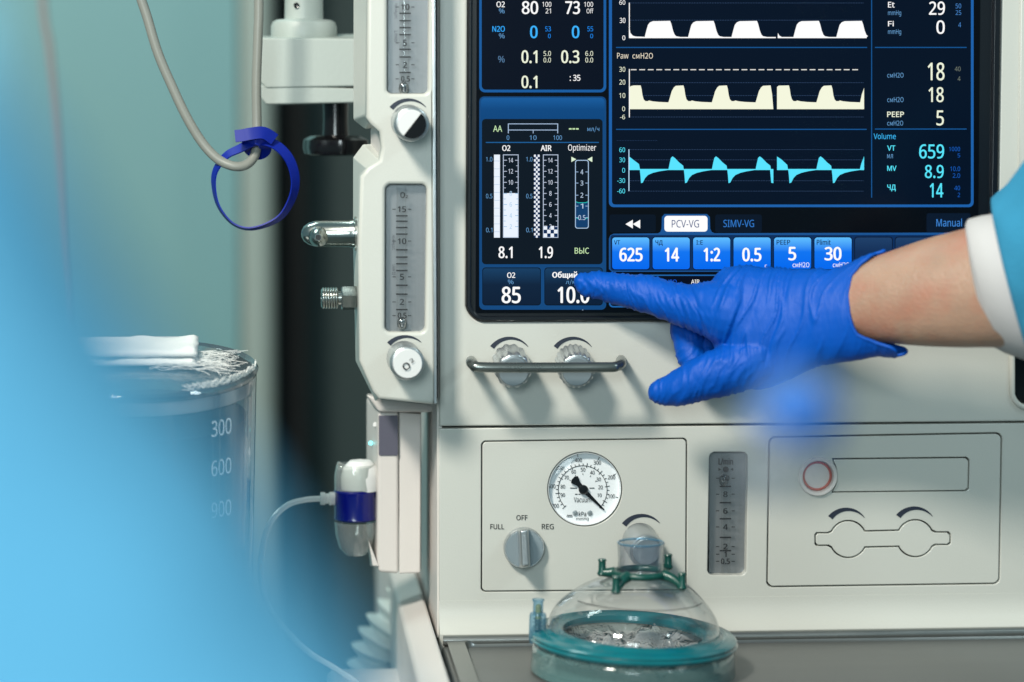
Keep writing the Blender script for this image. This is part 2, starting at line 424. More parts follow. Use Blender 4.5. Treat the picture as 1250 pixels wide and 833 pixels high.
# ================================================================== ANAESTHESIA MACHINE
ZT = P(640, 776.5, -0.009).z                       # top of the worktop
mach = empty('anaesthesia_machine', P(900, 800, 0.15), 'large white anaesthesia machine with lit blue patient screen, flow scales and knobs', 'machine')
def mesh_parent_probe(): pass
# ---- upper housing with the screen opening
up_out = [(536, -60), (1340, -60), (1340, 513.2), (536, 520.2)]
scr_hole = quad_rr((571, -50), (1223.5, -50), (1216.5, 391), (568.5, 393), 20)
slot_hole = quad_rr((1238, 300), (1340-40, 300), (1296, 497), (1238, 494), 14)
housing = plate('upper_housing', [up_out, scr_hole, slot_hole], 0, 0.03, M['white'], mach, bv=0.0012)
backb = box('housing_core', P(540, 0, 0.031).x, P(1335, 0, 0.031).x, 0.031, 0.42, ZT-0.1, P(600, -60, 0.03).z, M['gapdark'], mach)
side = mesh('side_panel', [P(536.5, -60, 0.003), P(536.5, 778, 0.003), P(536.5, 778, 0.003)+Vector((-0.002, 0.42, 0)), P(536.5, -60, 0.003)+Vector((-0.002, 0.42, 0))],
            [(0, 1, 2, 3)], M['cream'], mach)
sm_ = side.modifiers.new('solid', 'SOLIDIFY'); sm_.thickness = 0.003; sm_.offset = 0
# seam on the right end of the housing
plate('edge_trim', [[(1246.5, -60), (1300, -60), (1300, 200), (1243.5, 210)]], -0.0015, 0.004, M['white'], mach, bv=0.001)
slotin = plate('slot_lining', [quad_rr((1239.5, 301), (1300, 301), (1300, 496), (1239.5, 492.5), 13)], 0.012, 0.004, M['black'], mach)
rim_pts = [P(x, y, -0.0006) for x, y in quad_rr((1235.5, 300), (1300, 300), (1300, 499.5), (1235.5, 496.5), 16)]
tube('slot_rim', rim_pts, 0.0018, M['white'], mach, n=8, closed=True)
# ---- bezel
screen = plate('screen', [quad_rr((571.8, -48), (1222.8, -48), (1215.7, 390.2), (569.3, 392.2), 19.5)], 0.0008, 0.012, M['bezel'], mach, bv=0.0008)
lip = plate('bezel_lip', [quad_rr((571.8, -48), (1222.8, -48), (1215.7, 390.2), (569.3, 392.2), 19.5), quad_rr((577, -44), (1214, -44), (1208, 384.5), (575, 386.2), 15)], -0.0022, 0.003, M['bezel'], screen, bv=0.0009)
SY = 0.0004          # display surface, layers step towards the viewer
def L(i): return SY-0.00016*i
C = dict(bg=(4, 8, 14), navy=(2, 16, 36), edge=(24, 92, 160), edge2=(18, 72, 126), head=(12, 74, 132), dark=(8, 19, 32),
         tile=(18, 48, 78), white=(255, 255, 255), cream=(240, 246, 222), cyan=(88, 232, 255), blue=(30, 140, 245), dim=(100, 155, 205),
         dimb=(22, 92, 190), green=(200, 235, 180), grid=(52, 76, 112), line=(24, 96, 158))
def g(name, loops, lay, col, k=1.0): return sheets(name, loops, L(lay), em(C[col] if isinstance(col, str) else col, k), screen)
sheet('display_area', quad_rr((582, -45), (1197, -45), (1193, 380), (580.5, 382), 3), L(1), em((3, 8, 16)), screen)
# left upper panel
g('panel_frame', [rrpts(585, -40, 740, 112.5, 7)], 2, 'edge'); g('panel', [rrpts(588, -38, 736.8, 109.2, 5)], 3, (4, 13, 30))
g('panel_frame', [rrpts(585, 117.5, 740, 377.8, 6)], 2, 'edge2')
sheet('panel_header', rrpts(587, 119.2, 738, 150, 5), L(3), em_grad((22, 92, 158), (8, 68, 124)), screen)
g('panel', [rrpts(588.3, 145, 735.6, 322.3, 4.5)], 4, (9, 21, 33))
for x0, x1 in ((589.5, 659.5), (665.3, 735)):
    g('tile_edge', [rrpts(x0-.8, 326.2, x1+.8, 372.6, 4)], 3, (6, 18, 32)); sheet('tile', rrpts(x0, 327.2, x1, 371.6, 3.5), L(4), em_grad((22, 62, 100), (10, 30, 54)), screen)
# central panel
g('panel_frame', [rrpts(743.3, -40, 1188.5, 252.6, 6)], 2, (28, 96, 170)); g('panel', [rrpts(747, -38, 1185.2, 249.4, 4)], 3, 'navy')
g('divider', [rect(1063.4, -38, 1064.6, 241), rect(752, 57, 1058.5, 58.3), rect(1068, 57, 1180, 58.3), rect(752, 157, 1058, 158.3), rect(1068, 156.6, 1180, 157.9)], 4, (20, 84, 146))
def T(s, x0, y0, x1, y1, col='white', b=0.0, lay=5, k=1.0, name='lettering'):
    return text(s, (x0, y0, x1, y1), L(lay), em(C[col] if isinstance(col, str) else col, k), screen, b, name)
B = 0.022
for a in [("O2", 606, 1.5, 616.3, 8.6, 'white', B), ("%", 609, 10, 616, 16, 'dim'), ("80", 637, 1, 657, 17, 'white', B), ("100", 662, 2, 673, 8), ("21", 666, 10, 672.5, 16),
          ("73", 690, 1, 708, 17, 'white', B), ("100", 713, 2, 724, 8), ("Off", 716, 10, 724.3, 16),
          ("N2O", 601, 31.5, 616.3, 38.5, (50, 170, 255), B), ("%", 609, 40.5, 616, 46.5, 'dim'), ("0", 647, 31, 656.3, 46.5, (60, 180, 255), B), ("53", 665.5, 32, 672.5, 38, 'blue'), ("0", 669, 41, 672.3, 46.3, 'blue'),
          ("0", 698, 31, 707.3, 46.5, (60, 180, 255), B), ("55", 717, 32, 724, 38, 'blue'), ("0", 720.5, 41, 724, 46.3, 'blue'),
          ("%", 608, 68, 616, 76, (90, 130, 170)), ("0.1", 636.5, 61, 656, 77, 'cream', B), ("5.0", 663.5, 62, 672.5, 68, 'cream'), ("0.0", 663.5, 70, 672.5, 76, 'cream'),
          ("0.3", 685, 61, 707.3, 77, 'cream', B), ("6.0", 714.5, 62, 724, 68, 'cream'), ("0.0", 714.5, 70, 724, 76, 'cream'),
          ("0.1", 636.5, 92, 656, 107.5, 'cream', B), (": 35", 695.5, 91, 708.5, 98.5, 'white', B),
          ("AA", 602, 153, 613, 160.5, 'green', .01), ("0", 618.5, 165, 621.7, 170.5, 'dim'), ("10", 646.5, 165, 655, 170.5, 'dim'), ("100", 675.5, 165, 686, 170.5, 'dim'), ("мл/ч", 717, 154, 731.5, 161, 'dim'),
          ("O2", 613, 177, 623, 184, 'white', B+.01), ("AIR", 660, 177, 673.3, 184, 'white', B+.01), ("Optimizer", 693.5, 176, 727.7, 186, 'white'),
          ("8.1", 608.5, 300.5, 625.7, 315, 'white', B), ("1.9", 657.7, 300.5, 675, 315, 'white', B), ("ВЫС", 701.5, 302, 719, 309.5, 'green', .012),
          ("O2", 619, 332.3, 629, 339, 'white', B+.01), ("%", 620, 341, 627, 346.6, 'dim'), ("85", 612.3, 349.5, 635.8, 370, 'white', B+.005),
          ("Общий поток", 674, 331, 734, 340.5, 'white', B+.012), ("л/мин", 690.5, 341, 713, 347.5, 'dim'), ("10.0", 680.5, 349.5, 719.5, 370, 'white', B+.005),
          ("60", 756, 0, 763.3, 5.5), ("30", 756.5, 21.5, 763.5, 27.8, 'white', .01), ("0", 759.7, 43, 763.3, 48.8, 'white', .01),
          ("Paw", 753.3, 64.3, 767.3, 71.3, (236, 226, 205)), ("смH2O", 772, 64.3, 797, 71.3, (236, 226, 205)),
          ("30", 756, 81.3, 763.3, 87.3, 'cream'), ("20", 756, 97, 763.3, 103, 'cream'), ("10", 756, 113.3, 763.3, 119.3, 'cream'), ("0", 759.5, 129.7, 763, 135.5, 'cream'), ("-6", 757, 139.8, 763, 145.3, 'cream'),
          ("60", 756, 179.7, 763, 185.5, 'cyan'), ("30", 756, 192, 763, 197.8, 'cyan'), ("0", 759.5, 204.7, 763, 210.5, 'cyan'), ("-30", 753.5, 217.3, 763, 223, 'cyan'), ("-60", 753.5, 230, 763, 235.8, 'cyan'),
          ("Et", 1084, 2, 1092, 9, 'white', B), ("mmHg", 1084, 12.5, 1100, 20, 'dim'), ("29", 1134, 1.5, 1153.5, 18, 'white', .015), ("50", 1166.5, 4, 1173.3, 10, (70, 130, 200)), ("25", 1166.5, 12.3, 1173.3, 18, (70, 130, 200)),
          ("Fi", 1084, 25.3, 1091, 31.8, 'white', B), ("mmHg", 1084, 35.5, 1100, 43, 'dim'), ("0", 1143, 24.5, 1153.3, 41.2, 'white', .015), ("4", 1169.8, 27, 1173.3, 33, (70, 130, 200)),
          ("смH2O", 1083, 88.5, 1103, 94.5, 'dim'), ("18", 1132.5, 76, 1153, 98, 'cream', .012), ("40", 1165.5, 81, 1172.6, 86.6, (110, 120, 110)), ("4", 1169, 93, 1172.5, 98.5, (110, 120, 110)),
          ("смH2O", 1083, 118.3, 1103, 124.5, 'dim'), ("18", 1133.5, 106, 1152, 124.5, 'cream', .012), ("PEEP", 1083, 136, 1103.5, 142.6, 'cream', B+.008), ("смH2O", 1083, 147, 1102.5, 153, 'dim'), ("5", 1143, 134.5, 1152.2, 153, 'cream', .012),
          ("Volume", 1066.5, 162.3, 1093.5, 169.6, (60, 185, 250)), ("VT", 1083, 177.3, 1093, 183.6, 'cyan', B), ("мл", 1083, 188, 1090, 193, 'dim'), ("659", 1122, 175.8, 1152.5, 193.3, 'cyan', .015), ("1000", 1158.5, 179, 1172, 184.3, 'dimb'), ("5", 1169, 187, 1172, 192, 'dimb'),
          ("MV", 1083, 202, 1094.3, 208.3, 'cyan', B), ("8.9", 1129, 201, 1152, 217.3, 'cyan', .015), ("10.0", 1160, 203, 1172, 208.6, 'dimb'), ("2.0", 1163, 211.3, 1172, 216.8, 'dimb'),
          ("ЧД", 1083, 225, 1093.5, 233.3, 'cyan', B), ("14", 1135, 223.3, 1151.5, 240.7, 'cyan', .015), ("40", 1165, 226.5, 1172, 232, 'dimb'), ("2", 1169, 235, 1172, 240.3, 'dimb')]:
    T(*a)
# agent bar, rules
def frame_l(x0, y0, x1, y1, w=0.9): return [rect(x0, y0, x1, y0+w), rect(x0, y1-w, x1, y1), rect(x0, y0, x0+w, y1), rect(x1-w, y0, x1, y1)]
g('gauge_outline', frame_l(620, 150.5, 681.3, 163.5)[:1]+[rect(620, 150.5, 621, 162.5), rect(680.3, 150.5, 681.3, 162.5), rect(620, 158, 681, 158.9), rect(650.5, 158, 651.3, 162.5)], 5, (170, 195, 225))
g('lettering', [rect(694.5+4.3*i, 156.2, 697.8+4.3*i, 157.9) for i in range(3)], 5, 'green')
g('divider', [rect(593, 173, 731, 174.2)], 5, (28, 96, 156))
# o2 bars
g('bar', [rect(603, 188.5, 610.3, 289.8)], 5, (235, 244, 255)); g('bar', [rect(614.5, 235.5, 632.6, 289.5)], 5, (235, 244, 255))
g('gauge_outline', frame_l(614, 188.3, 633, 290), 6, (185, 200, 222)); g('gauge_outline', frame_l(662.8, 188.3, 681.5, 290), 6, (185, 200, 222))
wq, bq = [], []
for i in range(36):
    y = 188.5+i*2.815
    for j in range(3):
        (wq if (i+j) % 2 == 0 else bq).append(rect(651.8+j*2.3, y, 651.8+(j+1)*2.3, y+2.815))
for i in range(3):
    for j in range(4):
        (wq if (i+j) % 2 == 0 else bq).append(rect(663.7+j*4.2, 275.5+i*4.6, 663.7+(j+1)*4.2, 275.5+(i+1)*4.6))
g('checker_bar', wq, 5, (238, 244, 252)); g('checker_bar', bq, 5, (12, 42, 84))
for cx in (623.8, 672.2):
    for k, nmb in enumerate((14, 12, 10, 8, 6, 4, 2)):
        y = 195.3+k*13.5; faint = cx < 650 and nmb <= 8
        col = (170, 205, 235) if faint else (205, 215, 232)
        wd = 5.6 if nmb >= 10 else 2.9
        T(str(nmb), cx-wd/2-0.3, y-2.8, cx+wd/2-0.3, y+2.8, col, .012, 7)
        for s in (-1, 1):
            g('scale_mark', [rect(cx+s*9-(0 if s < 0 else 4), y-.35, cx+s*9+(4 if s < 0 else 0), y+.45)]+([rect(cx+s*9-(0 if s < 0 else 2.6), y+6.4, cx+s*9+(2.6 if s < 0 else 0), y+7.1)] if nmb > 2 else []), 7, (150, 190, 225) if faint else (190, 200, 222))
g('scale_mark', [rect(603.2, 196+9.6*i, 610, 196.5+9.6*i) for i in range(10)], 7, (170, 195, 225))
for x in (593, 642):
    for s, y in (("1.0", 191.3), ("0.5", 236.3), ("0.1", 277.7)): T(s, x+.3, y, x+8, y+5.6, 'dim')
g('gauge_fill', [rect(702.8, 246.5, 717.8, 277)], 5, (16, 62, 108))
o_ = plate('gauge_outline', [rrpts(702, 195, 718.7, 278.7, 3), rrpts(702.9, 195.9, 717.8, 277.8, 2.4)], L(6), 0, em((175, 205, 235)), screen)
g('scale_mark', [seg(703, 246, 706, 247.2, .9), seg(706, 247.2, 714.5, 247.2, .9), seg(714.5, 247.2, 717.8, 246, .9), seg(703, 265.5, 706, 266.8, .9), seg(714.5, 266.8, 717.8, 265.5, .9)], 6, (40, 190, 180))
for s, y in (("4", 209.6), ("3", 223.2), ("2", 238), ("1", 251.3), ("0.5", 265.3)):
    w = 1.7 if s != "0.5" else 4.3
    T(s, 710.3-w, y-3, 710.3+w, y+3, (190, 212, 235), .008, 7)
    g('scale_mark', [rect(703, y-.4, 706, y+.4), rect(714.6, y-.4, 717.6, y+.4)], 7, (150, 180, 215))
g('pointer', [[(697.5, 191), (703.5, 194.2), (697.5, 197.5)], [(723, 191), (717, 194.2), (723, 197.5)]], 7, (225, 245, 215))
# curves
g('chart_grid', [rect(769+2*i, y, 770+2*i, y+.7) for y in (3, 24, 100.3, 116, 142.2, 182, 194.5, 220, 232.7) for i in range(143)], 4, 'grid')
g('chart_grid', [rect(753+2*i, 171, 754+2*i, 171.6) for i in range(25)], 4, (36, 60, 96))
g('chart_dash', [rect(770+10.4*i, 84.2, 777+10.4*i, 85.4) for i in range(27)], 5, (225, 225, 220))
g('chart_axis', [rect(767.7, 3, 768.8, 46), rect(767.7, 84, 768.8, 143)], 6, 'white'); g('chart_axis', [rect(767.2, 182, 768.3, 233)], 6, (190, 225, 250))
def wave(polys, lay, col): g('chart_curve', polys, lay, col)
ps = [[(768, 46.3), (768, 30), (769.5, 40), (772.5, 43.3), (776, 44.3), (786, 44.7), (786, 46.3)]]
for x in (787, 840, 893, 968.6, 1021):
    ps.append([(x, 44.8), (x+2, 37), (x+4, 30), (x+6.5, 27), (x+10, 25.6), (x+31, 25.2), (x+32.5, 29), (x+34.5, 37), (x+36.5, 42), (x+38.5, 44), (x+43 if x < 1000 else x+37, 44.8), (x+43 if x < 1000 else x+37, 46.3), (x, 46.3)])
ps += [rect(786, 44.9, 947, 46.3), rect(949.5, 44.9, 1056, 46.3), [(949.3, 46), (949.6, 40), (951.5, 43.3), (954, 44.7), (954, 46)]]
wave([p[::-1] for p in ps], 5, 'white')
Yb = 133
def cr1(x): return [(x, 124.6), (x+2, 118), (x+4, 111), (x+6.5, 106.6), (x+9, 104.5), (x+18.3, 104)]
def cf1(x, e): return [(x+.8, 108), (x+2, 116), (x+3.4, 121), (x+5.5, 123.2), (x+8.5, 123.2), (x+10, 122.4), (x+14, 123.4), (x+22, 124.2), (e, 124.7)]
q = [(768, Yb), (768, 107), (770, 104.8), (774, 104), (782, 104)]+cf1(782.3, 816)
for x in (816, 869): q += cr1(x)+cf1(x+18.6, x+53)
q += cr1(922.4)+[(942.5, 115), (944, Yb)]
q2 = [(948.5, Yb), (948.5, 106), (950.5, 104.3), (963, 104)]+cf1(963.2, 996.6)+cr1(996.6)+cf1(1015.3, 1050)+[(1052, 115), (1054.8, 107), (1054.8, Yb)]
for q_, in ((q,), (q2,)):
    plate('chart_curve', [q_], L(5), 0, em((245, 247, 222)), screen)
def posn(x): return [(x, 206.2), (x+1.5, 199), (x+3, 192.5), (x+5, 190.6), (x+8, 192.8), (x+13, 198), (x+18, 202), (x+18.6, 206.2)]
def negn(x, e): return [(x, 207), (x+.8, 214), (x+1.5, 223.3), (x+3.6, 222.6), (x+6.5, 217), (x+10, 213.3), (x+16, 210.7), (x+24, 208.8), (e, 207.2)]
ps = [[(768, 207), (768, 190.8), (774, 195.5), (780, 200), (781.4, 207)], negn(781, 816)]
for x in (816, 869): ps += [posn(x), negn(x+18.8, x+53)]
ps += [posn(922.4), [(940, 207), (941.5, 222.8), (944, 223.3), (944, 207)], [(948.5, 207), (948.5, 190.8), (954, 194.5), (961, 201), (962, 207)], negn(962.2, 996.6), posn(996.6), negn(1015.3, 1050),
       [(1049.6, 206.5), (1051.5, 199), (1054.8, 190.5), (1054.8, 206.5)], rect(768, 206, 944, 207.3), rect(948.5, 206, 1054.8, 207.3)]
for p_ in ps: pass
o_ = g('chart_curve', ps, 5, (88, 228, 255))
# tabs and buttons
g('tab', [rrpts(744, 261.5, 800.5, 283.5, 3)], 2, (5, 18, 34)); g('tab', [rrpts(873, 261.5, 930, 283.5, 3)], 2, (6, 20, 38)); g('tab', [rrpts(1131, 260, 1185, 283.5, 3)], 2, (8, 24, 44))
g('panel_frame', [[(743.3, 291), (745, 287), (749, 285), (803, 284.6), (806, 283), (807.5, 279), (808, 264.5), (811, 261), (863, 261), (866.5, 264.5), (867, 279), (869, 283), (872, 284.4), (1188, 283.6), (1190, 286), (1190, 329.5), (1187, 331.5), (747, 331.5), (743.3, 328)]], 3, (26, 84, 148))
g('panel', [rrpts(745.3, 286.6, 1188.3, 330.2, 3)], 4, (10, 46, 92))
g('tab', [rrpts(811, 263.2, 863.7, 282.5, 4)], 5, (255, 255, 255))
T("PCV-VG", 820, 268.3, 853.3, 277.5, (20, 60, 120), 0, 6); T("SIMV-VG", 883, 268, 920.5, 277, (48, 118, 200), .006, 5); T("Manual", 1143, 266.5, 1174.3, 276.3, (60, 130, 210), .006, 5)
g('arrow', [[(763.5, 273.3), (772.5, 268), (772.5, 278.6)], [(772.5, 273.3), (781.5, 268), (781.5, 278.6)]], 5, 'white')
bgm = em_grad((95, 190, 255), (0, 104, 240), 1.0, 0.55); bdk = em_grad((30, 64, 106), (16, 44, 84))
for i in range(9):
    x0 = 747.3+49.4*i; lit = i < 6
    g('button_edge', [rrpts(x0-.9, 288.6, x0+46.2, 329.3, 4)], 5, (6, 18, 44))
    sheet('touch_button', rrpts(x0, 289.6, x0+45.3, 328.4, 3.5), L(6), bgm if lit else bdk, screen)
for a in [("VT", 749.5, 293, 757, 298.3, (6, 20, 60), .02), ("625", 756, 302, 784.5, 319, 'white', B+.01), ("ЧД", 800, 293, 809, 300, (6, 20, 60), .02), ("14", 811.5, 302, 829, 319, 'white', B+.01),
          ("I:E", 850, 293, 858, 298.5, (6, 20, 60), .02), ("1:2", 858.8, 302, 879.3, 319, 'white', B+.01), ("0.5", 906, 302, 929.5, 319, 'white', B+.01), ("с.", 933.5, 322.7, 937.5, 326.3),
          ("PEEP", 948, 292.6, 964.5, 298.4, (6, 20, 60), .02), ("5", 962.3, 301, 972, 317.7, 'white', B+.01), ("смH2O", 967.5, 320, 988, 326), ("Plimit", 997, 292, 1014, 298.8, (6, 20, 60), .02),
          ("30", 1006.5, 301, 1027.3, 317.7, 'white', B+.01), ("смH2O", 1016.5, 320, 1037, 326)]:
    T(*a[:6], *(a[6:7] or (0,)), 7) if len(a) > 5 else T(*a, 'white', 0, 7)
g('panel_frame', [rrpts(743.3, 335, 1190, 375, 5)], 2, (30, 100, 170)); g('panel', [rrpts(745, 336.5, 1188.3, 373.3, 4)], 3, (3, 10, 26))
T("N2O", 812.5, 341, 826, 346.3, (20, 90, 220), .01); T("AIR", 843.5, 341, 854, 346.3, 'white', .01)
g('status_light', [rect(710.5, 377.6, 712, 378.6)], 4, (130, 150, 170))

# ---- left flowmeter column
CY = -0.022
colm = plate('flowmeter_column', [[(449, -60), (530, -60), (532.5, 488), (528, 493.5), (462, 487), (455, 478), (438.5, 440), (437, 300), (440, 215), (449, 204), (463, 195), (466, 180), (463, 160), (452, 151), (447, 143)],
                    quad_rr((473, -60), (523.5, -60), (522.5, 113.8), (472.6, 113.8), 5), quad_rr((470.5, 225), (520.8, 225), (518.8, 405), (469.8, 405), 6)], CY, 0.03, M['white'], mach, bv=0.0022, res=3)
# chamfered side of the column
def prism(name, front, back, Yf, Yb_, m, parent, bv=0.0):
    a = [P(x, y, Yf) for x, y in front]; b = [P(x, y, Yb_) for x, y in back]; n = len(a)
    vs = a+b; fs = [tuple(range(n)), tuple(range(n, 2*n))[::-1]]+[(i, n+i, n+(i+1) % n, (i+1) % n) for i in range(n)]
    o = mesh(name, vs, fs, m, parent); bm = bmesh.new(); bm.from_mesh(o.data); bmesh.ops.recalc_face_normals(bm, faces=bm.faces); bm.to_mesh(o.data); bm.free()
    if bv: bevel(o, bv)
    return o
prism('column_side', [(456, -60), (464, -60), (464, 118), (500, 122), (500, 143), (456, 143), (450.5, 139)], [(431, -60), (463, -60), (463, 118), (500, 122), (500, 146), (446, 158), (431, 146)], CY+0.0035, 0.035, M['white'], mach, 0.0015)
prism('column_side', [(449, 207), (464, 197), (500, 195), (500, 215), (466, 222), (466, 484), (464, 484), (441, 438), (440, 300)], [(431, 192), (443, 176), (500, 172), (500, 215), (463, 222), (463, 489), (458, 489), (434, 440), (431, 300)], CY+0.0035, 0.035, M['white'], mach, 0.0015)
prism('column_recess', [(468, 150), (500, 150), (500, 196), (468, 196)], [(452, 150), (500, 150), (500, 190), (452, 190)], CY+0.007, 0.035, M['cream'], mach, 0.002)
plate('column_back', [[(466, -60), (530, -60), (531, 488), (466, 484)]], CY+0.0102, 0.008, M['window'], mach)
prism('column_core', [(500, -60), (533, -60), (534, 486), (500, 484)], [(500, -60), (535, -60), (536, 486), (500, 484)], CY+0.019, 0.05, M['gapdark'], mach)
plate('column_trim', [[(527.4, -60), (531.4, -60), (533.5, 492), (529.5, 493)]], CY-0.0005, 0.012, M['alu'], mach, bv=0.0004)

def flow_window(x0, x1, y0, y1, cx, Yf, marks, labels, fx, fy, parent_name, vert=True, ball=True, s=1.0):
    fm = plate(parent_name, [quad_rr((x0, y0), (x1, y0), (x1-1, y1), (x0-.3, y1), 4)], Yf+0.0075, 0.002, M['window'], mach)
    t0, t1 = P(cx, y0+2, Yf+0.0035), P(cx, y1-1, Yf+0.0035)
    lathe('flow_tube', t1, t0-t1, [(0.0028, 0), (0.0028, (t0-t1).length)], M['tube'], fm, n=24, cap=False)
    sheets('scale_mark', marks, Yf-0.0002, M['ink'], fm)
    cv = plate('window_cover', [quad_rr((x0+.6, y0), (x1-.6, y0), (x1-1.5, y1-.5), (x0+.3, y1-.5), 4)], Yf+0.0001, 0.0006, M['lens'], fm)
    for t, b in labels: text(t, b, Yf-0.0002, M['ink'], fm, 0.05)
    c = P(fx, fy, Yf+0.003); r = 5.5*mm()*s
    bm = bmesh.new(); bmesh.ops.create_uvsphere(bm, u_segments=20, v_segments=12, radius=r); me = bpy.data.meshes.new('float_ball'); bm.to_mesh(me); bm.free()
    o = link('float_ball', me, M['ball'], fm, True); me.transform(Matrix.Translation(c-fm.location))
    lathe('float_seat', c+Vector((0, 0, -r*1.7)), (0, 0, 1), [(r*.5, 0), (r*.9, r*.5), (r*1.1, r*1.4)], M['ball'], fm, n=16)
    return fm
hm = lambda cx, y, w=14: rect(cx-w/2, y-.85, cx+w/2, y+.85)
def two(cx, y, d=9.5, w=4): return [rect(cx-d-w/2, y-.5, cx-d+w/2, y+.5), rect(cx+d-w/2, y-.5, cx+d+w/2, y+.5)]
# upper scale (second gas)
mk = [hm(494.5, y) for y in (16, 25, 33.5, 42, 60, 69.3, 88.3)]+two(494.5, 8.3)+two(494.5, 52)+two(494.5, 78.7)+two(494.5, 96)
lb = [("10", (489.5, 4.5, 500, 12)), ("5", (491.8, 48.3, 496.8, 56)), ("2", (491.8, 75.3, 497, 82.8)), ("0.5", (489.5, 92.5, 500.5, 99.5))]
flow_window(473.5, 523, -55, 113.3, 493.5, CY, mk, lb, 492.5, 105, 'flowmeter')
# lower scale (O2)
mk = [hm(490.5, y) for y in (263.2, 269.8, 277.5, 285.5, 304.7, 313.6, 321.7, 330, 348, 358.8, 377.7)]+two(490.5, 255.2)+two(490.5, 294)+two(490.5, 337.7)+two(490.5, 368.3)+two(490.5, 385)
lb = [("O", (488.5, 234, 494.5, 241.5)), ("2", (495.3, 238, 498, 241.5)), ("15", (485.5, 251.5, 495.7, 258.8)), ("10", (485.5, 290.5, 496, 297.8)), ("5", (488, 334, 493.3, 341.5)), ("2", (488, 364.5, 493.3, 372)), ("0.5", (485.5, 381.3, 496.5, 388.5))]
fmO = flow_window(471, 520, 225.5, 404.5, 490, CY, mk, lb, 490.5, 392, 'flowmeter')
for t, b in (("760mmHg 20°C", (470.3, 293.5, 489.3, 297.5)), ("L/min O2", (474, 327, 487, 331))): text(t, b, CY-0.0002, M['inkblue'], fmO, 0, rot=90)
for t, b in (("760mmHg 20°C", (473.3, 11, 492.3, 15)), ("L/min", (477, 42, 490, 46))): text(t, b, CY-0.0002, M['inkblue'], fmO, 0, rot=90)

def arc_mark(cx, cy, r, Y, flip=False, w0=8.0, a0=212, a1=322, parent=mach):
    """tapering flow-direction swoosh, printed"""
    outer, inner = [], []
    n = 18
    for i in range(n+1):
        t = i/n; a = R(a0+(a1-a0)*t); w = w0*(1-t)**0.8*0.95+0.6
        outer.append((cx+(r+w*.5)*math.cos(a), cy+(r+w*.5)*math.sin(a)))
        inner.append((cx+(r-w*.5)*math.cos(a), cy+(r-w*.5)*math.sin(a)))
    vs = [P(x, y, Y) for x, y in outer+inner]; m_ = n+1
    return mesh('direction_mark', vs, [(i, i+1, m_+i+1, m_+i) for i in range(n)], M['inkblue'], parent)
# control knobs: collar, body, cap
def knob(px, py, Y0, r_px, h, capm, flute=False, name='control_knob', bodym=None, tilt=(0, 0), capr=0.80, nf=12):
    Yc = Y0-h; c = P(px, py, Yc); r = r_px*mm(Yc)
    ax = Vector((tilt[0], -1, tilt[1])).normalized(); base = c-ax*h
    rf = (lambda t, j: 1+0.045*math.cos(nf*t)*(1 if 2 <= j <= 5 else 0)) if flute else None
    k = lathe(name, base, ax, [(r*.72, 0), (r*.74, h*.12), (r*.97, h*.16), (r*1.0, h*.22), (r*1.0, h*.80), (r*.99, h*.93), (r*.94, h*.985), (r*.88, h)], bodym or M['alu'], mach, n=96 if flute else 56, rfun=rf)
    lathe('knob_cap', base, ax, [(r*capr, h*.98), (r*capr, h+0.0006), (r*capr*.96, h+0.0011)], capm, k, n=48)
    return k, c+ax*0.0013+Vector((0, 0, 0)), r*capr
M['knobwhite'] = mat('white_knob_face', (0.72, 0.73, 0.72), 0.35, var=0.02)
arc_mark(499.5, 149, 27.5, CY-0.0003, w0=5.5, a0=218, a1=318)
k1, c1, r1 = knob(503, 151.5, CY, 21.5, 0.028, M['knobwhite'], tilt=(0.05, -0.05), capr=.82)
# black lower-right segment of the cap (straight diagonal division)
pts = []
a0, a1 = -42, 138
ax1 = Vector((0.05, -1, -0.05)).normalized(); ux = Vector((1, 0.05, 0)).normalized(); uz = ux.cross(ax1)*-1
if uz.z < 0: uz = -uz
for i in range(25):
    a = R(-128+(52+128)*i/24); pts.append(c1+ax1*0.0003+(ux*math.cos(a)+uz*math.sin(a))*r1*0.97)
mesh('knob_colour_segment', pts, [tuple(range(25))], M['black'], k1)
arc_mark(495.5, 438.5, 28, CY-0.0003, w0=5.5, a0=222, a1=312)
k2, c2, r2 = knob(497.5, 443.5, CY, 21.5, 0.028, M['knobwhite'], tilt=(0.05, -0.05), capr=.84)
text("O", (491.5, 442.3, 500.5, 451.3), c2.y-0.0006, M['ink'], k2, .03, rot=-38)
text("2", (500.3, 437.2, 505, 442.4), c2.y-0.0006, M['ink'], k2, .02, rot=-38)

# knobs behind the guard bar
for (cx, cy, nf) in ((627, 453, 12), (704.5, 453, 20)):
    arc_mark(cx-4, cy-13, 27.5, -0.0003, w0=5.5, a0=216, a1=322)
    kk, c_, r_ = knob(cx, cy, 0, 22, 0.026, M['alu_cap'], True, tilt=(0.02, -0.20), capr=.82, nf=nf)
# guard bar
hb = [P(575, 440, 0.002), P(575, 441, -0.018), P(575.5, 443, -0.030), P(579, 446, -0.037), P(588, 448, -0.040), P(660, 448.4, -0.040), P(740, 448, -0.040), P(752, 447, -0.038), P(758, 444, -0.031), P(758, 441, -0.018), P(758, 439, 0.002)]
tube('guard_bar', spline(hb, 8), 0.0031, M['barsteel'], mach, n=18)

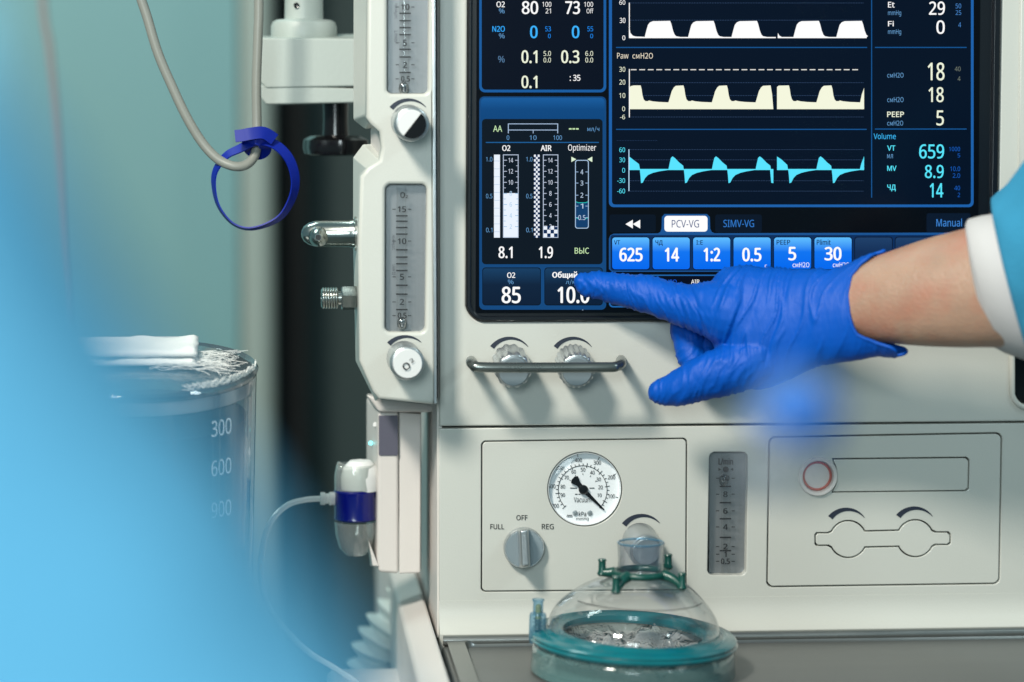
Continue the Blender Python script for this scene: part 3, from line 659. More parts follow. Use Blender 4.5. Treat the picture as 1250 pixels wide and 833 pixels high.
# ---- lower housing: outer plate, inset panels, all with real gaps
LP = quad_rr((587.5, 538), (839, 534.3), (838.3, 720.5), (587, 722.5), 5)
LPi = quad_rr((589.1, 539.5), (837.3, 535.9), (836.7, 718.9), (588.6, 720.9), 4)
FWn = quad_rr((866, 551.5), (913, 551.5), (911, 702), (863.5, 702), 6)
RP = quad_rr((938.5, 532.5), (1223.5, 527.5), (1220.5, 713), (935.5, 717), 7)
RPi = quad_rr((940.3, 534.3), (1221.7, 529.4), (1218.8, 711.2), (937.3, 715.1), 6)
plate('lower_housing', [[(536, 523), (1340, 515.5), (1340, 764), (536, 772)], LP, FWn, RP], 0, 0.02, M['white'], mach, bv=0.0006)
gauge_hole = circ(714, 597, 45.8, 60)
plate('suction_panel', [LPi, gauge_hole], 0, 0.018, M['white'], mach, bv=0.0004)
fx = 999; fy = 581
def slot_outline(gp):
    """breathing-circuit blank with two round ends and square tabs; gp grows it"""
    pts = []
    xL, xR, yc, rr, h = 1035.5, 1117.5, 658, 22.5+gp, 7.6+gp
    a = math.degrees(math.asin(h/rr))
    pts += [(995.3-gp, yc-h+2.5), (997.5-gp, yc-h)]
    pts += [(xL-rr-2, yc-h)]
    pts += circ(xL, yc, rr, 20, 180+a+6, 360-a-6)
    pts += circ(xR, yc-1, rr, 20, 180+a+6, 360-a-6)
    pts += [(xR+rr+2, yc-h-1), (1157+gp, yc-h-1), (1160+gp, yc-h+2), (1160+gp, yc+h-3.5), (1157+gp, yc+h-1), (xR+rr+2, yc+h-1)]
    pts += circ(xR, yc-1, rr, 20, a+6, 180-a-6)
    pts += circ(xL, yc, rr, 20, a+6, 180-a-6)
    pts += [(xL-rr-2, yc+h), (997.5-gp, yc+h), (995.3-gp, yc+h-2.5)]
    return pts
def nameslot(gp):
    arc = circ(998, 581.5, 26-gp, 14, 50, -50)[::1]
    top = (1183.5+gp, 558.5-gp); bot = (1182+gp, 599.5+gp)
    return [(p[0], p[1]) for p in arc][::1] + [(1020-gp, 559.5-gp)]+[(1179+gp, 558.3-gp), (1182.5+gp, 561-gp), (1182.3+gp, 596+gp), (1179+gp, 599.3+gp), (1018-gp, 601.3+gp)]
ns_o = [(1018, 601.5), (1021.5, 593), (1023.3, 586), (1023.6, 578), (1022, 569), (1018.5, 560)]
def ns(gp):
    return [(1016-gp, 600.5+gp), (1019.5-gp, 593), (1021.3-gp, 586), (1021.6-gp, 578), (1020-gp, 569), (1016.5-gp, 560-gp), (1179+gp, 558.3-gp), (1182.6+gp, 561.5-gp), (1182+gp, 595.5+gp), (1178.5+gp, 598.7+gp)]
plate('auxiliary_panel', [RPi, slot_outline(0.9), ns(0.9), circ(998, 581, 20.0, 40)], 0, 0.018, M['white'], mach, bv=0.0004)
plate('blank_cover', [slot_outline(-0.8)], 0.0, 0.016, M['white'], mach, bv=0.0004)
plate('name_slot', [ns(-0.8)], 0.0006, 0.016, M['white'], mach, bv=0.0003)
plate('gap_backing', [[(540, 526), (1336, 519), (1336, 766), (540, 770)]], 0.021, 0.004, M['gapdark'], mach)
# push button with red ring
dc = P(998, 581, 0)
lathe('button_collar', dc+Vector((0, 0.004, 0)), (0, -1, 0), [(0.0120, 0.003), (0.0124, 0.0052), (0.0117, 0.0062), (0.0100, 0.0060), (0.0093, 0.004), (0.0093, -0.002)], M['cream'], mach, n=56, cap=False)
pb = lathe('push_button', dc+Vector((0, 0.008, 0)), (0, -1, 0), [(0.0089, 0), (0.0089, 0.0055), (0.0085, 0.0062), (0.002, 0.0064)], M['cream'], mach, n=48)
lathe('button_ring', dc+Vector((0, 0.0025, 0)), (0, -1, 0), [(0.0090, -0.001), (0.0092, 0.0016), (0.0085, 0.0022), (0.0078, 0.0016), (0.0078, -0.001)], M['red'], pb, n=56, cap=False)
arc_mark(1034.5, 648, 26.5, -0.0003, w0=6.5, a0=218, a1=322); arc_mark(1117.5, 646.5, 26.5, -0.0003, w0=6.5, a0=218, a1=322)
# flow scale on the lower panel
mk = [hm(885.5, y) for y in (593.5, 613.3, 633, 655.8, 672)]+two(885.5, 583.5)+two(885.5, 603)+two(885.5, 623.3)+two(885.5, 643)+two(885.5, 667)+two(885.5, 676.3)+two(885.5, 685)
lb = [("L/min", (877, 559, 895, 567)), ("10", (880.5, 580, 890.5, 587)), ("8", (882.7, 599.5, 888.3, 606.5)), ("6", (882.7, 620, 888.3, 627)), ("4", (882.5, 639.5, 888.5, 646.5)), ("2", (882.7, 663.5, 888.3, 670.5)), ("1", (884, 673, 887, 679.7)), ("0.5", (880, 681.5, 891, 688.5))]
fl = flow_window(865.5, 912, 552, 701.5, 886, 0, mk+[circ(886, 572.7, 3.6, 16), [(877, 570.7), (880.5, 572.7), (877, 574.7)], [(895, 570.7), (891.5, 572.7), (895, 574.7)]], lb, 883.5, 583.5, 'flowmeter')
# gauge
gc = P(714, 597, 0)
rg = 45.3*mm()
dialo = lathe('vacuum_gauge', gc+Vector((0, 0.006, 0)), (0, -1, 0), [(rg, -0.004), (rg, 0.0045), (rg*.99, 0.0056), (rg*.978, 0.0054), (rg*.97, 0.0008), (rg*.95, 0.0)], M['dial'], mach, n=80)
DY = 0.0042
disc = lathe('dial_face', gc+Vector((0, 0.006, 0)), (0, -1, 0), [(rg*.972, 0.0), (rg*.972, 0.0016)], M['dial'], dialo, n=64)
gx, gy = 711.2, 598
def pol(r, a): return (gx+r*math.cos(R(a)), gy+r*math.sin(R(a)))
tk = []
tk += [[pol(30.2, a), pol(30.2, a+5), pol(29.4, a+5), pol(29.4, a)] for a in range(137, 403, 5)]
A0, A1 = 137, 405                     # 0 sits lower right (405 = 45), 700/100 lower left
for i in range(31):
    a = A0+(A1-A0)*i/30; big = i % 4 == 0
    tk.append(seg(*pol(27.5 if big else 30, a), *pol(33.5 if big else 32.6, a), .8))
sheets('tick_marks', tk, DY-0.0002, M['ink'], dialo)
for s, a, r, w, h in (("700", 150, 38.5, 8.5, 5), ("600", 187, 38, 9, 5), ("500", 224, 39, 8.5, 5), ("400", 262, 37, 8.5, 5), ("300", 298, 38, 9, 5), ("200", 336, 38.5, 9, 5), ("100", 12, 36, 8, 5),
                      ("90", 166, 25, 5.5, 4.8), ("80", 190, 24.5, 5.5, 4.8), ("70", 218, 25, 5.5, 4.8), ("60", 244, 25, 5.5, 4.8), ("50", 271, 25, 5.5, 4.8), ("40", 299, 24.5, 5.5, 4.8), ("30", 326, 23.5, 5.5, 4.8), ("20", 351, 22, 5.5, 4.8), ("10", 17, 21.5, 5.2, 4.8)):
    x, y = pol(r, a); text(s, (x-w/2, y-h/2, x+w/2, y+h/2), DY-0.0002, M['ink'], dialo, 0.012)
sheets('tick_marks', [seg(*pol(41, a), *pol(45, a), .8) for a in (262, 297, 334, 12, 154, 224)]+[seg(*pol(18.5, a), *pol(20.5, a), .8) for a in (218, 244, 271, 299, 326)], DY-0.0002, M['ink'], dialo)
text("Vacuum", (700.5, 606.5, 721.5, 613), DY-0.0002, M['ink'], dialo); text("kPa", (706.5, 624, 715.5, 630), DY-0.0002, M['ink'], dialo, .01); text("mmHg", (703.5, 631, 718.5, 636), DY-0.0002, M['ink'], dialo)
sheets('tick_marks', [rect(696, 595, 704.5, 596), rect(719.5, 595, 725.5, 596), rect(702, 602.5, 705, 603.6), rect(706, 602.5, 708.5, 603.6), rect(714.5, 602.7, 721, 603.6)], DY-0.0002, M['ink'], dialo)
sheets('tick_marks', [rect(692, 628.3, 698.5, 629.1), rect(691.5, 630.2, 699, 631)], DY-0.0002, M['ink'], dialo)
for x in (702, 720): lathe('dial_screw', P(x, 626, DY), (0, -1, 0), [(0.0017, 0), (0.0015, 0.0007), (0.0004, 0.0008)], M['alu'], dialo, n=16)
plate('needle', [[(709.3, 599.2), (704, 592.5), (697, 589.5), (697.8, 585.5), (701.5, 581.5), (705.5, 581), (708, 588), (714, 595.5), (738.2, 621.8), (737, 622.8)]], DY-0.0016, 0.0006, M['black'], dialo)
lathe('needle_hub', P(711.8, 597, DY), (0, -1, 0), [(0.0029, 0), (0.0029, 0.0024), (0.0022, 0.003), (0.0008, 0.0031)], M['black'], dialo, n=28)
lathe('gauge_lens', gc+Vector((0, 0.0, 0)), (0, -1, 0), [(rg*.955, 0.0002), (rg*.8, 0.0012), (rg*.4, 0.0020), (0.0001, 0.0023)], M['lens'], dialo, n=60, cap=False)
# selector knob
sk = lathe('selector_knob', P(639, 667.5, 0), (0, -1, 0), [(25*mm(), 0), (25.2*mm(), 0.004), (24*mm(), 0.0055)], M['alu'], mach, n=64)
disc_y = -0.0056
lathe('knob_face', P(639.2, 667.6, 0), (0, -1, 0), [(23*mm(), 0.005), (22.5*mm(), 0.006)], M['alu_cap'], sk, n=56)
prism('knob_grip', [(634.5, 647), (644.5, 645.5), (647, 690.5), (636.5, 692.5)], [(631, 645), (645.5, 643), (648, 692), (633, 694)], -0.019, -0.004, M['alu'], sk, 0.0016)
for s, b in (("FULL", (598.5, 639.5, 615.5, 645.8)), ("OFF", (630.3, 628.5, 644, 634.8)), ("REG", (661.3, 639.3, 676, 645.8))): text(s, b, -0.0003, M['ink'], mach, .022)
arc_mark(784.5, 657, 28, -0.0003, w0=6.5, a0=216, a1=318)
kk, c_, r_ = knob(789, 673, 0, 22.0, 0.026, M['alu_cap'], False, tilt=(0.07, -0.20), capr=.78)

# ---- cove and worktop
vs, fs = [], []
x0, x1 = P(536, 770, 0).x, P(1340, 760, 0).x
zt = ZT
prof = [(-0.0002-0.0070*(i/12)**2.4, zt+0.021-0.0185*(i/12)) for i in range(13)]+[(-0.0078, zt+0.0015), (-0.0078, zt-0.02), (0.012, zt-0.02), (0.012, zt+0.021)]
vs = [Vector((x, y, z)) for x in (x0, x1) for y, z in prof]; n = len(prof)
fs = [tuple(range(n))[::-1], tuple(range(n, 2*n))]+[(i, (i+1) % n, n+(i+1) % n, n+i) for i in range(n)]
autosmooth(mesh('cove_strip', vs, fs, M['white'], mach), 30)
xl = x0+0.0008; xr = x1; yf = -0.42
tray = box('worktop', xl, xr, yf, -0.0080, zt-0.028, zt-0.0050, M['tray'], mach, bv=0.003)
tube('worktop_rim', [Vector((xl+0.001, -0.0112, zt-0.0015)), Vector((xr, -0.0112, zt-0.0015))], 0.0032, M['steel'], mach, n=14)
xi = PZ(570, 791, zt-0.0035).x; yi = PZ(600, 786, zt-0.0035).y
# raised flat border, leaving a shallow well
bw = 0.0022
yo_ = -0.0105; xo_ = xl+0.003; ra = 0.007
arc_ = [(xi+ra+ra*math.cos(R(a)), yi-ra+ra*math.sin(R(a))) for a in range(90, 181, 15)]
path_in = [(xr, yi)]+arc_+[(xi, yf)]
path_out = [(xr, yo_)]+[(xi+ra, yo_)]*1+[(xo_+(xi+ra-xo_)*(1-k/6), yo_) if k <= 3 else (xo_, yo_-(yo_-(yi-ra))*((k-3)/3)) for k in range(1, 7)]+[(xo_, yf)]
vs, fs = [], []
for (ax_, ay_), (bx_, by_) in zip(path_out, path_in):
    nx3 = Vector((bx_-ax_, by_-ay_)).normalized()*0.0022
    vs += [Vector((ax_, ay_, zt-0.0012)), Vector((bx_-nx3.x, by_-nx3.y, zt-0.0008)), Vector((bx_-nx3.x*.4, by_-nx3.y*.4, zt-0.0011)), Vector((bx_, by_, zt-0.0040)), Vector((bx_+nx3.x*.6, by_+nx3.y*.6, zt-0.0052))]
m_ = len(path_in)
for i in range(m_-1):
    for k in range(4): fs.append((i*5+k, (i+1)*5+k, (i+1)*5+k+1, i*5+k+1))
autosmooth(mesh('worktop_border', vs, fs, M['steel'], mach), 50)
# side rail below the worktop
xs = x0-0.004
pa = PX(508, 705, xs); pb_ = PX(552, 833, xs)
zr = (pa.z+pb_.z)/2
vs = [Vector((xs, 0.45, zr+0.002)), Vector((xs, -0.5, zr+0.002)), Vector((xs-0.017, -0.5, zr-0.004)), Vector((xs-0.017, 0.45, zr-0.004)), Vector((xs-0.017, -0.5, zr-0.12)), Vector((xs-0.017, 0.45, zr-0.12)), Vector((xs, -0.5, zr-0.12)), Vector((xs, 0.45, zr-0.12))]
bevel(mesh('side_rail', vs, [(0, 1, 2, 3), (3, 2, 4, 5), (5, 4, 6, 7), (7, 6, 1, 0), (0, 3, 5, 7), (1, 6, 4, 2)], M['cream'], mach), 0.003)
box('side_skirt', xs-0.0005, x0+0.002, -0.42, 0.42, zr-0.1, zt-0.024, M['cream'], mach, 0.0015)

# ---- module on the left side
ym = 0.055
mod = prism('side_module', [(462, 503), (486.5, 503), (486.5, 700), (462, 698), (460, 680)], [(447, 484), (486, 484), (486, 694), (462, 694), (447, 645)], ym, ym+0.05, M['cream'], mach, 0.002)
prism('module_side', [(487.2, 503), (514, 505), (513, 699), (487.2, 700)], [(487, 496), (514, 496), (514, 697), (487, 697)], ym+0.002, ym+0.05, M['cream'], mod, 0.001)
plate('module_label', [quad_rr((462.5, 507), (486, 507), (486, 556), (462.5, 556), 1.5)], ym-0.0008, 0.0015, M['purple'], mod, bv=0.0003)
prism('module_foot', [(450, 660), (462, 690), (462, 690.5), (455, 690)], [(448, 655), (462, 690), (462, 692), (452, 690)], ym, ym+0.04, M['cream'], mod)
prism('module_head', [(447, 482), (531, 492), (531, 503), (463, 503)], [(447, 480), (531, 488), (531, 500), (452, 500)], ym-0.004, ym+0.05, M['cream'], mach, 0.002)
led = lathe('status_light', P(452.5, 540.5, ym+0.02), (-0.4, -1, 0), [(0.0013, 0), (0.0011, 0.001)], em((120, 250, 250), 3.0), mod, n=12)
lathe('status_lens', P(458, 518, ym+0.01), (-0.4, -1, 0), [(0.0016, 0), (0.0012, 0.001)], M['knobwhite'], mod, n=12)
# water trap: clear cup with blue band and sampling connector
tc_ = P(434, 620, ym+0.012)
ctop, cbot = P(434, 562, ym+0.012).z-tc_.z, P(434, 679, ym+0.012).z-tc_.z
rw = 26*mm(ym)
def hz(py): return P(434, py, ym+0.012).z-tc_.z
tr = lathe('water_trap', tc_, (0, 0, 1), [(rw*.10, hz(678)), (rw*.45, hz(677)), (rw*.78, hz(668)), (rw*.95, hz(652)), (rw, hz(636))], M['trap'], mod, n=40, cap=False)
lathe('trap_band', tc_, (0, 0, 1), [(rw*.96, hz(634)), (rw*1.03, hz(632)), (rw*1.0, hz(628)), (rw*1.0, hz(603)), (rw*1.03, hz(599)), (rw*.95, hz(596))], M['trapblue'], tr, n=40)
lathe('trap_cap', tc_+Vector((0.003, 0, 0)), (0, 0, 1), [(rw*.90, hz(598)), (rw*.92, hz(582)), (rw*.80, hz(570)), (rw*.5, hz(562)), (0.0002, hz(560))], M['knobwhite'], tr, n=36)
lathe('trap_shell', tc_, (0, 0, 1), [(rw, hz(597)), (rw*1.0, hz(580)), (rw*.9, hz(566))], M['trap'], tr, n=36, cap=False)
lathe('trap_lug', P(411, 568, ym+0.012), (1, 0, -0.2), [(0.0022, 0), (0.003, 0.001), (0.0016, 0.004), (0.0016, 0.008)], M['trap'], tr, n=16)
lathe('trap_pin', P(413, 611, ym+0.012), (-1, 0, 0), [(0.0042, -0.004), (0.0035, 0.001), (0.002, 0.004)], M['trapblue'], tr, n=20)
cn = lathe('line_connector', P(410, 608.5, ym+0.012), (-1, 0, 0.02), [(0.0022, 0), (0.0044, 0.0005), (0.0044, 0.0042), (0.0034, 0.0046), (0.0034, 0.0066), (0.0042, 0.0070), (0.0042, 0.0098), (0.0015, 0.0102)], M['line'], tr, n=24)

# ---- chrome outlets on the column side
yo = 0.012
a = P(434, 285, yo); 
ot = lathe('gas_outlet', a, (-1, 0, 0), [(0.0105, -0.004), (0.0105, 0.0006), (0.0088, 0.0010), (0.0084, 0.0035), (0.0082, 0.004), (0.0082, 0.021), (0.0078, 0.0245), (0.0066, 0.0285), (0.0045, 0.0315), (0.0018, 0.0328), (0.0003, 0.033)], M['chrome'], mach, n=48)
lathe('outlet_nozzle', P(389, 288, yo-0.004), (-0.05, -1, -0.03), [(0.0064, 0), (0.0060, 0.003), (0.0034, 0.0082), (0.0020, 0.0095), (0.0017, 0.0095)], M['chrome'], ot, n=36, cap=False)
lathe('outlet_hole', P(389, 288, yo-0.004), (-0.05, -1, -0.03), [(0.0018, 0.0088), (0.0017, 0.0092)], M['ink'], ot, n=20)
a = P(433, 363.5, yo)
th = [(0.0078, -0.003), (0.0078, 0.0)]
prof = [(0.0045, 0.008), (0.0045, 0.010)]
for i in range(6): prof += [(0.0058, 0.0104+i*0.0016), (0.0066, 0.0109+i*0.0016), (0.0066, 0.0114+i*0.0016), (0.0058, 0.0119+i*0.0016)]
prof += [(0.0052, 0.0205), (0.0036, 0.0206), (0.0034, 0.012)]
hexn = lathe('threaded_outlet', a, (-1, 0, 0), [(0.0076, -0.001), (0.0076, 0.0075), (0.0070, 0.0082)], M['chrome'], mach, n=6, deg=20)
lathe('outlet_thread', a, (-1, 0, 0), prof, M['chrome'], hexn, n=36, deg=60, cap=False)

# ================================================================== SUPPORT MOUNT on the left
ys = 0.10
mt = empty('support_mount', P(400, 90, ys), 'pale grey support bracket with round post foot, fixed left of the flow column', 'bracket')
prism('mount_block', [(318, 46), (445, 47), (445, 105), (325, 107.5), (318.5, 101)], [(318, 44), (445, 41), (445, 105), (325, 107.5), (318.5, 101)], ys, ys+0.06, M['mount'], mt, 0.0012)
prism('mount_plate', [(318.5, 103), (445, 108), (445, 125), (325, 127.5), (319, 120)], [(318.5, 101), (445, 106), (445, 125), (325, 127.5), (319, 120)], ys+0.001, ys+0.06, M['mount'], mt, 0.0012)
pc = P(371, 44, ys+0.03); q_ = mm(ys)
fl_ = lathe('post_flange', pc, (0, 0, 1), [(39*q_, -0.004), (40*q_, 0.0), (40*q_, 0.006), (38*q_, 0.009), (33*q_, 0.0105), (23.5*q_, 0.011)], M['mount'], mt, n=56)
lathe('post', pc, (0, 0, 1), [(23.5*q_, 0.010), (22.5*q_, 0.04), (22.5*q_, 0.26)], M['mount'], mt, n=48)
lathe('post_screw', P(361.5, 7, ys+0.03)+Vector((0, -22.6*q_, 0)), (0, -1, 0), [(0.0018, -0.001), (0.0018, 0.0008), (0.0009, 0.0004)], M['black'], mt, n=16)
kc = P(410, 178, ys+0.02)
lathe('clamp_knob', kc, (0, 0, 1), [(30*q_, -0.006), (37*q_, -0.005), (39*q_, -0.001), (38*q_, 0.004), (30*q_, 0.0065), (16*q_, 0.007), (15*q_, 0.016), (15.5*q_, 0.030)], M['black'], mt, n=60,
      rfun=lambda t, j: 1+(0.05*math.cos(6*t) if j < 5 else 0))

# ================================================================== HOSES AND TIE
yh = 0.05
hp = [P(110, -420, yh), P(135, -180, yh), P(165, -30, yh), P(180, 22, yh), P(193, 65, yh), P(210, 105, yh), P(228, 143, yh), P(247, 174, yh), P(266, 194, yh-.002), P(285, 202.5, yh-.004), P(300, 201, yh-.003), P(310, 191, yh), P(313.5, 176, yh+.002), P(313.5, 150, yh+.004), P(313, 100, yh+.004), P(315, 40, yh+.004), P(316, -30, yh+.004), P(316, -420, yh+.004)]
hose = tube('grey_hose', spline(hp, 10), 0.0030, M['hose'], n=18)
tag(hose, 'thin grey rubber hose hanging in a loop through the blue strap', 'hose')
# blue strap ring: flat band, wrapped on the hose
tp = [(313, 172), (335, 176), (352, 192), (360, 215), (358, 238), (345, 262), (326, 274), (303, 279), (283, 272), (267, 252), (261, 228), (263, 208), (276, 190), (293, 181)]
cl = spline([P(x, y, yh-0.004-0.004*math.sin(i/14*6.28)) for i, (x, y) in enumerate(tp)], 8, True)
def band(name, cl, w, th, m, closed=True, tw=None, parent=None):
    N = len(cl); vs = []
    for i, p in enumerate(cl):
        t = (cl[(i+1) % N]-cl[i-1]).normalized() if closed or 0 < i < N-1 else (cl[min(N-1, i+1)]-cl[max(0, i-1)]).normalized()
        a_ = tw(i/N) if tw else 0
        nrm = t.cross(Vector((0, 1, 0))).normalized()
        wd = (Vector((0, 1, 0))*math.cos(a_)+nrm*math.sin(a_)).normalized(); tn = t.cross(wd).normalized()
        for sx, sy in ((-1, -1), (1, -1), (1, 1), (-1, 1)): vs.append(p+wd*sx*w/2+tn*sy*th/2)
    fs = []
    for i in range(N if closed else N-1):
        j = (i+1) % N
        for k in range(4):
            q = (k+1) % 4; fs.append((i*4+k, i*4+q, j*4+q, j*4+k))
    if not closed: fs += [(0, 1, 2, 3), ((N-1)*4+3, (N-1)*4+2, (N-1)*4+1, (N-1)*4)]
    o = mesh(name, vs, fs, m, parent); bm = bmesh.new(); bm.from_mesh(o.data); bmesh.ops.recalc_face_normals(bm, faces=bm.faces); bm.to_mesh(o.data); bm.free()
    autosmooth(o, 40); return o
strap = band('cable_strap', cl, 0.0070, 0.0009, M['tie'], tw=lambda t: 0.55+0.35*math.sin(6.28*t+1.0))
tag(strap, 'dark blue strap wound into an open ring round the grey hose', 'strap')
band('strap_wrap', spline([P(x, y, Y) for x, y, Y in ((305, 171, yh-.006), (313, 168, yh-.0085), (322, 174, yh-.006), (323, 183, yh+.001), (315, 187, yh+.006), (306, 182, yh+.004), (303, 176, yh-.001))], 5, True), 0.008, 0.001, M['tie'], tw=lambda t: 1.35, parent=strap)
band('strap_end', spline([P(287, 166, yh-.010), P(296, 165, yh-.0105), (P(306, 163, yh-.011)), P(322, 162, yh-.010), P(335, 170, yh-.008)], 5), 0.0075, 0.0012, M['tie'], closed=False, tw=lambda t: 1.35, parent=strap)
# thin pinkish line far back
ln = tube('hanging_line', spline([P(40, -500, 0.85), P(50, -40, 0.85), P(60, 60, 0.85), P(68, 160, 0.85), P(74, 300, 0.85), P(80, 460, .85), P(84, 1100, .85)], 8), 0.0036, M['pink'], n=12)
tag(ln, 'pinkish grey tube hanging straight down before the teal wall, blurred', 'tube')
# clear sampling line from the water trap
sp_ = [P(392, 608.5, ym+.012), P(372, 610, ym+.01), P(350, 617, ym), P(331, 636, ym-.01), P(321, 665, ym-.015), P(318, 700, ym-.02), P(325, 735, ym-.02), P(345, 765, ym-.02), P(375, 795, ym-.02), P(412, 818, ym-.02), P(440, 838, ym-.02), P(455, 870, ym-.02)]
sl = tube('sampling_line', spline(sp_, 10), 0.0019, M['line'], n=14)
tag(sl, 'thin clear plastic tube curling down from the blue banded water trap', 'tube')
# corrugated hose and white tray lower left
cp = spline([P(498, 735, 0.22), P(474, 765, 0.22), P(457, 797, 0.22), P(449, 835, 0.22), P(446, 870, .22)], 14)
vs, fs = tubemesh(cp, [0.0145+0.0036*math.sin(i*0.95) for i in range(len(cp))], 24)
co = autosmooth(mesh('corrugated_hose', vs, fs, M['corr']), 70); tag(co, 'pale corrugated breathing hose below the side rail, out of focus', 'hose')
zz = P(470, 822, 0.1)
tr2 = box('white_tray', P(398, 822, .1).x, P(536, 822, .1).x, -0.05, 0.12, zz.z-0.03, zz.z, M['cream'], bv=0.006)
tag(tr2, 'white shelf corner at the bottom edge below the corrugated hose', 'shelf')

# ================================================================== CANISTER with gauze
jy = -0.02
jc = P(178, 470, jy); rj = 134*mm(jy)
ztop = P(178, 447, jy).z; zbot = ztop-0.26
jar = empty('suction_canister', (jc.x, jc.y, zbot), 'clear round suction canister with white volume numbers and clear lid', 'canister')
lathe('canister_wall', (jc.x, jc.y, zbot), (0, 0, 1), [(rj*.90, 0), (rj*.995, 0.26-0.004)], M['jar'], jar, n=96, cap=False)
lathe('canister_wall_inner', (jc.x, jc.y, zbot), (0, 0, 1), [(rj*.865, 0), (rj*.955, 0.26-0.006)], M['jar'], jar, n=96, cap=False)
lathe('canister_liner', (jc.x, jc.y, zbot), (0, 0, 1), [(rj*.82, 0.001), (rj*.90, 0.26-0.03)], M['jarinner'], jar, n=72)
lidm = clear('canister_lid_clear', tint=(0.55, 0.60, 0.62), rough=0.05, body=(0.10, 0.13, 0.15), bodyw=0.30, bump=0.1, f0=0.07)
lid = lathe('canister_lid', (jc.x, jc.y, ztop), (0, 0, 1), [(rj*.96, -0.014), (rj*.965, -0.006), (rj*1.0, -0.0035), (rj*1.012, -0.0015), (rj*.995, 0.0003), (rj*.97, -0.0012), (rj*.85, 0.001), (rj*.3, 0.004), (0.0005, 0.004)], lidm, jar, n=96, cap=False)
lathe('lid_seal', (jc.x, jc.y, ztop), (0, 0, 1), [(rj*.94, -0.0125), (rj*.972, -0.0130), (rj*.980, -0.0115), (rj*.980, -0.0045), (rj*.95, -0.0040)], clear('lid_seal_frosted', tint=(0.8, 0.84, 0.86), rough=0.12, body=(0.62, 0.66, 0.68), bodyw=0.5, f0=0.12), lid, n=96, cap=False)
# graduation rib and numbers wrapped on the wall
ribp = [Vector((jc.x+rj*1.0*math.sin(a), jc.y-rj*1.0*math.cos(a), z)) for a, z in ((0.683, ztop-0.004), (0.683, ztop-0.10))]
def on_jar(px, py):
    d = ray(px, py); e = EYE-Vector((jc.x, jc.y, 0)); rr = rj*1.002
    A = d.x*d.x+d.y*d.y; Bq = 2*(e.x*d.x+e.y*d.y); Cq = e.x**2+e.y**2-rr*rr
    D_ = max(0, Bq*Bq-4*A*Cq); return EYE+d*((-Bq-math.sqrt(D_))/(2*A))
for s, y in (("300", 498), ("600", 548), ("900", 601)):
    vs_, fs_, bb = tmesh(s); out = []
    for v in vs_:
        u = (v[0]-bb[0])/(bb[2]-bb[0]); t = (v[1]-bb[1])/(bb[3]-bb[1])
        out.append(on_jar(258.5+u*24, y+20-t*20+(u-.5)*-1.5))
    mesh('lettering', out, fs_, M['inkwhite'], jar)
tube('graduation_rib', [on_jar(265, 466), on_jar(264.5, 520), on_jar(264, 640)], 0.0022, M['jar'], jar, n=10)
# folded gauze resting on the lid
ga = empty('gauze_pad', (jc.x, jc.y, ztop+0.004), 'folded white gauze pad with frayed edge lying on the canister lid', 'gauze')
gz = ztop+0.0045
def gauze_layer(x0, x1, z0, z1, y0, y1, seed):
    nx, ny = 26, 10; vs, fs = [], []
    for side_ in (0, 1):
        for j in range(ny+1):
            for i in range(nx+1):
                u, v = i/nx, j/ny; x = x0+(x1-x0)*u; y = y0+(y1-y0)*v
                x += 0.0015*noise.noise(Vector((seed, v*6, side_)))*(1 if i == nx else 0)
                z = (z0 if side_ == 0 else z1)+0.0022*noise.noise(Vector((x*60, y*60, seed+side_*3)))
                edge = min(u, 1-u, v, 1-v); 
                if edge < 0.02: z = (z0+z1)/2+(-1 if side_ == 0 else 1)*(z1-z0)*0.28
                vs.append((x, y, z))
    q = (nx+1)*(ny+1)
    for side_ in (0, 1):
        for j in range(ny):
            for i in range(nx):
                a_ = side_*q+j*(nx+1)+i; f = (a_, a_+1, a_+nx+2, a_+nx+1); fs.append(f if side_ else f[::-1])
    ring = [i for i in range(nx+1)]+[j*(nx+1)+nx for j in range(1, ny+1)]+[ny*(nx+1)+i for i in range(nx-1, -1, -1)]+[j*(nx+1) for j in range(ny-1, 0, -1)]
    for k in range(len(ring)):
        a_, b_ = ring[k], ring[(k+1) % len(ring)]; fs.append((a_, b_, q+b_, q+a_))
    return mesh('gauze_layer', vs, fs, M['gauze'], ga, True)
gx0, gx1 = P(90, 430, jy).x, P(240, 430, jy).x
gauze_layer(gx0, gx1, gz, gz+0.0045, jy-0.020, jy+0.024, 1)
gauze_layer(gx0+0.002, gx1+0.0006, gz+0.0050, gz+0.0095, jy-0.018, jy+0.022, 5)
vs, fs = [], []
for i in range(115):
    t = random.random(); bx = gx1-0.03*random.random()**2+(0.008 if i % 2 else 0); by = jy-0.028+0.034*random.random(); ln_ = 0.010+0.018*random.random()
    p = Vector((bx, by, gz+random.random()*0.004)); pts = [p]
    d = Vector((1, -0.1+0.3*random.random(), 0)).normalized()
    for k in range(7):
        p = p+d*ln_/7; d = (d+Vector((0, random.uniform(-.5, .5), random.uniform(-.3, .3)))).normalized()
        p.z = max(gz-0.0005, min(p.z, gz+0.004)); pts.append(p.copy())
    tubemesh(pts, 0.00017, 4, caps=False, vs=vs, fs=fs)
for i in range(42):
    a0_ = random.uniform(0.35, 1.25); pts = [Vector((jc.x+rj*(.98+0.02*random.random())*math.sin(a0_+k*.05), jc.y-rj*.99*math.cos(a0_+k*.05), gz-0.002+random.uniform(-.002, .0028))) for k in range(7)]
    tubemesh(pts, 0.00018, 4, caps=False, vs=vs, fs=fs)
fr = mesh('frayed_threads', vs, fs, M['gauze'], ga); fr['kind'] = 'stuff'

piv = Matrix.Translation(Vector((jc.x, jc.y, ztop)))
lean = piv @ Matrix.Rotation(R(8.5), 4, 'X') @ piv.inverted()
for o in (jar, ga): o.matrix_basis = lean @ o.matrix_basis
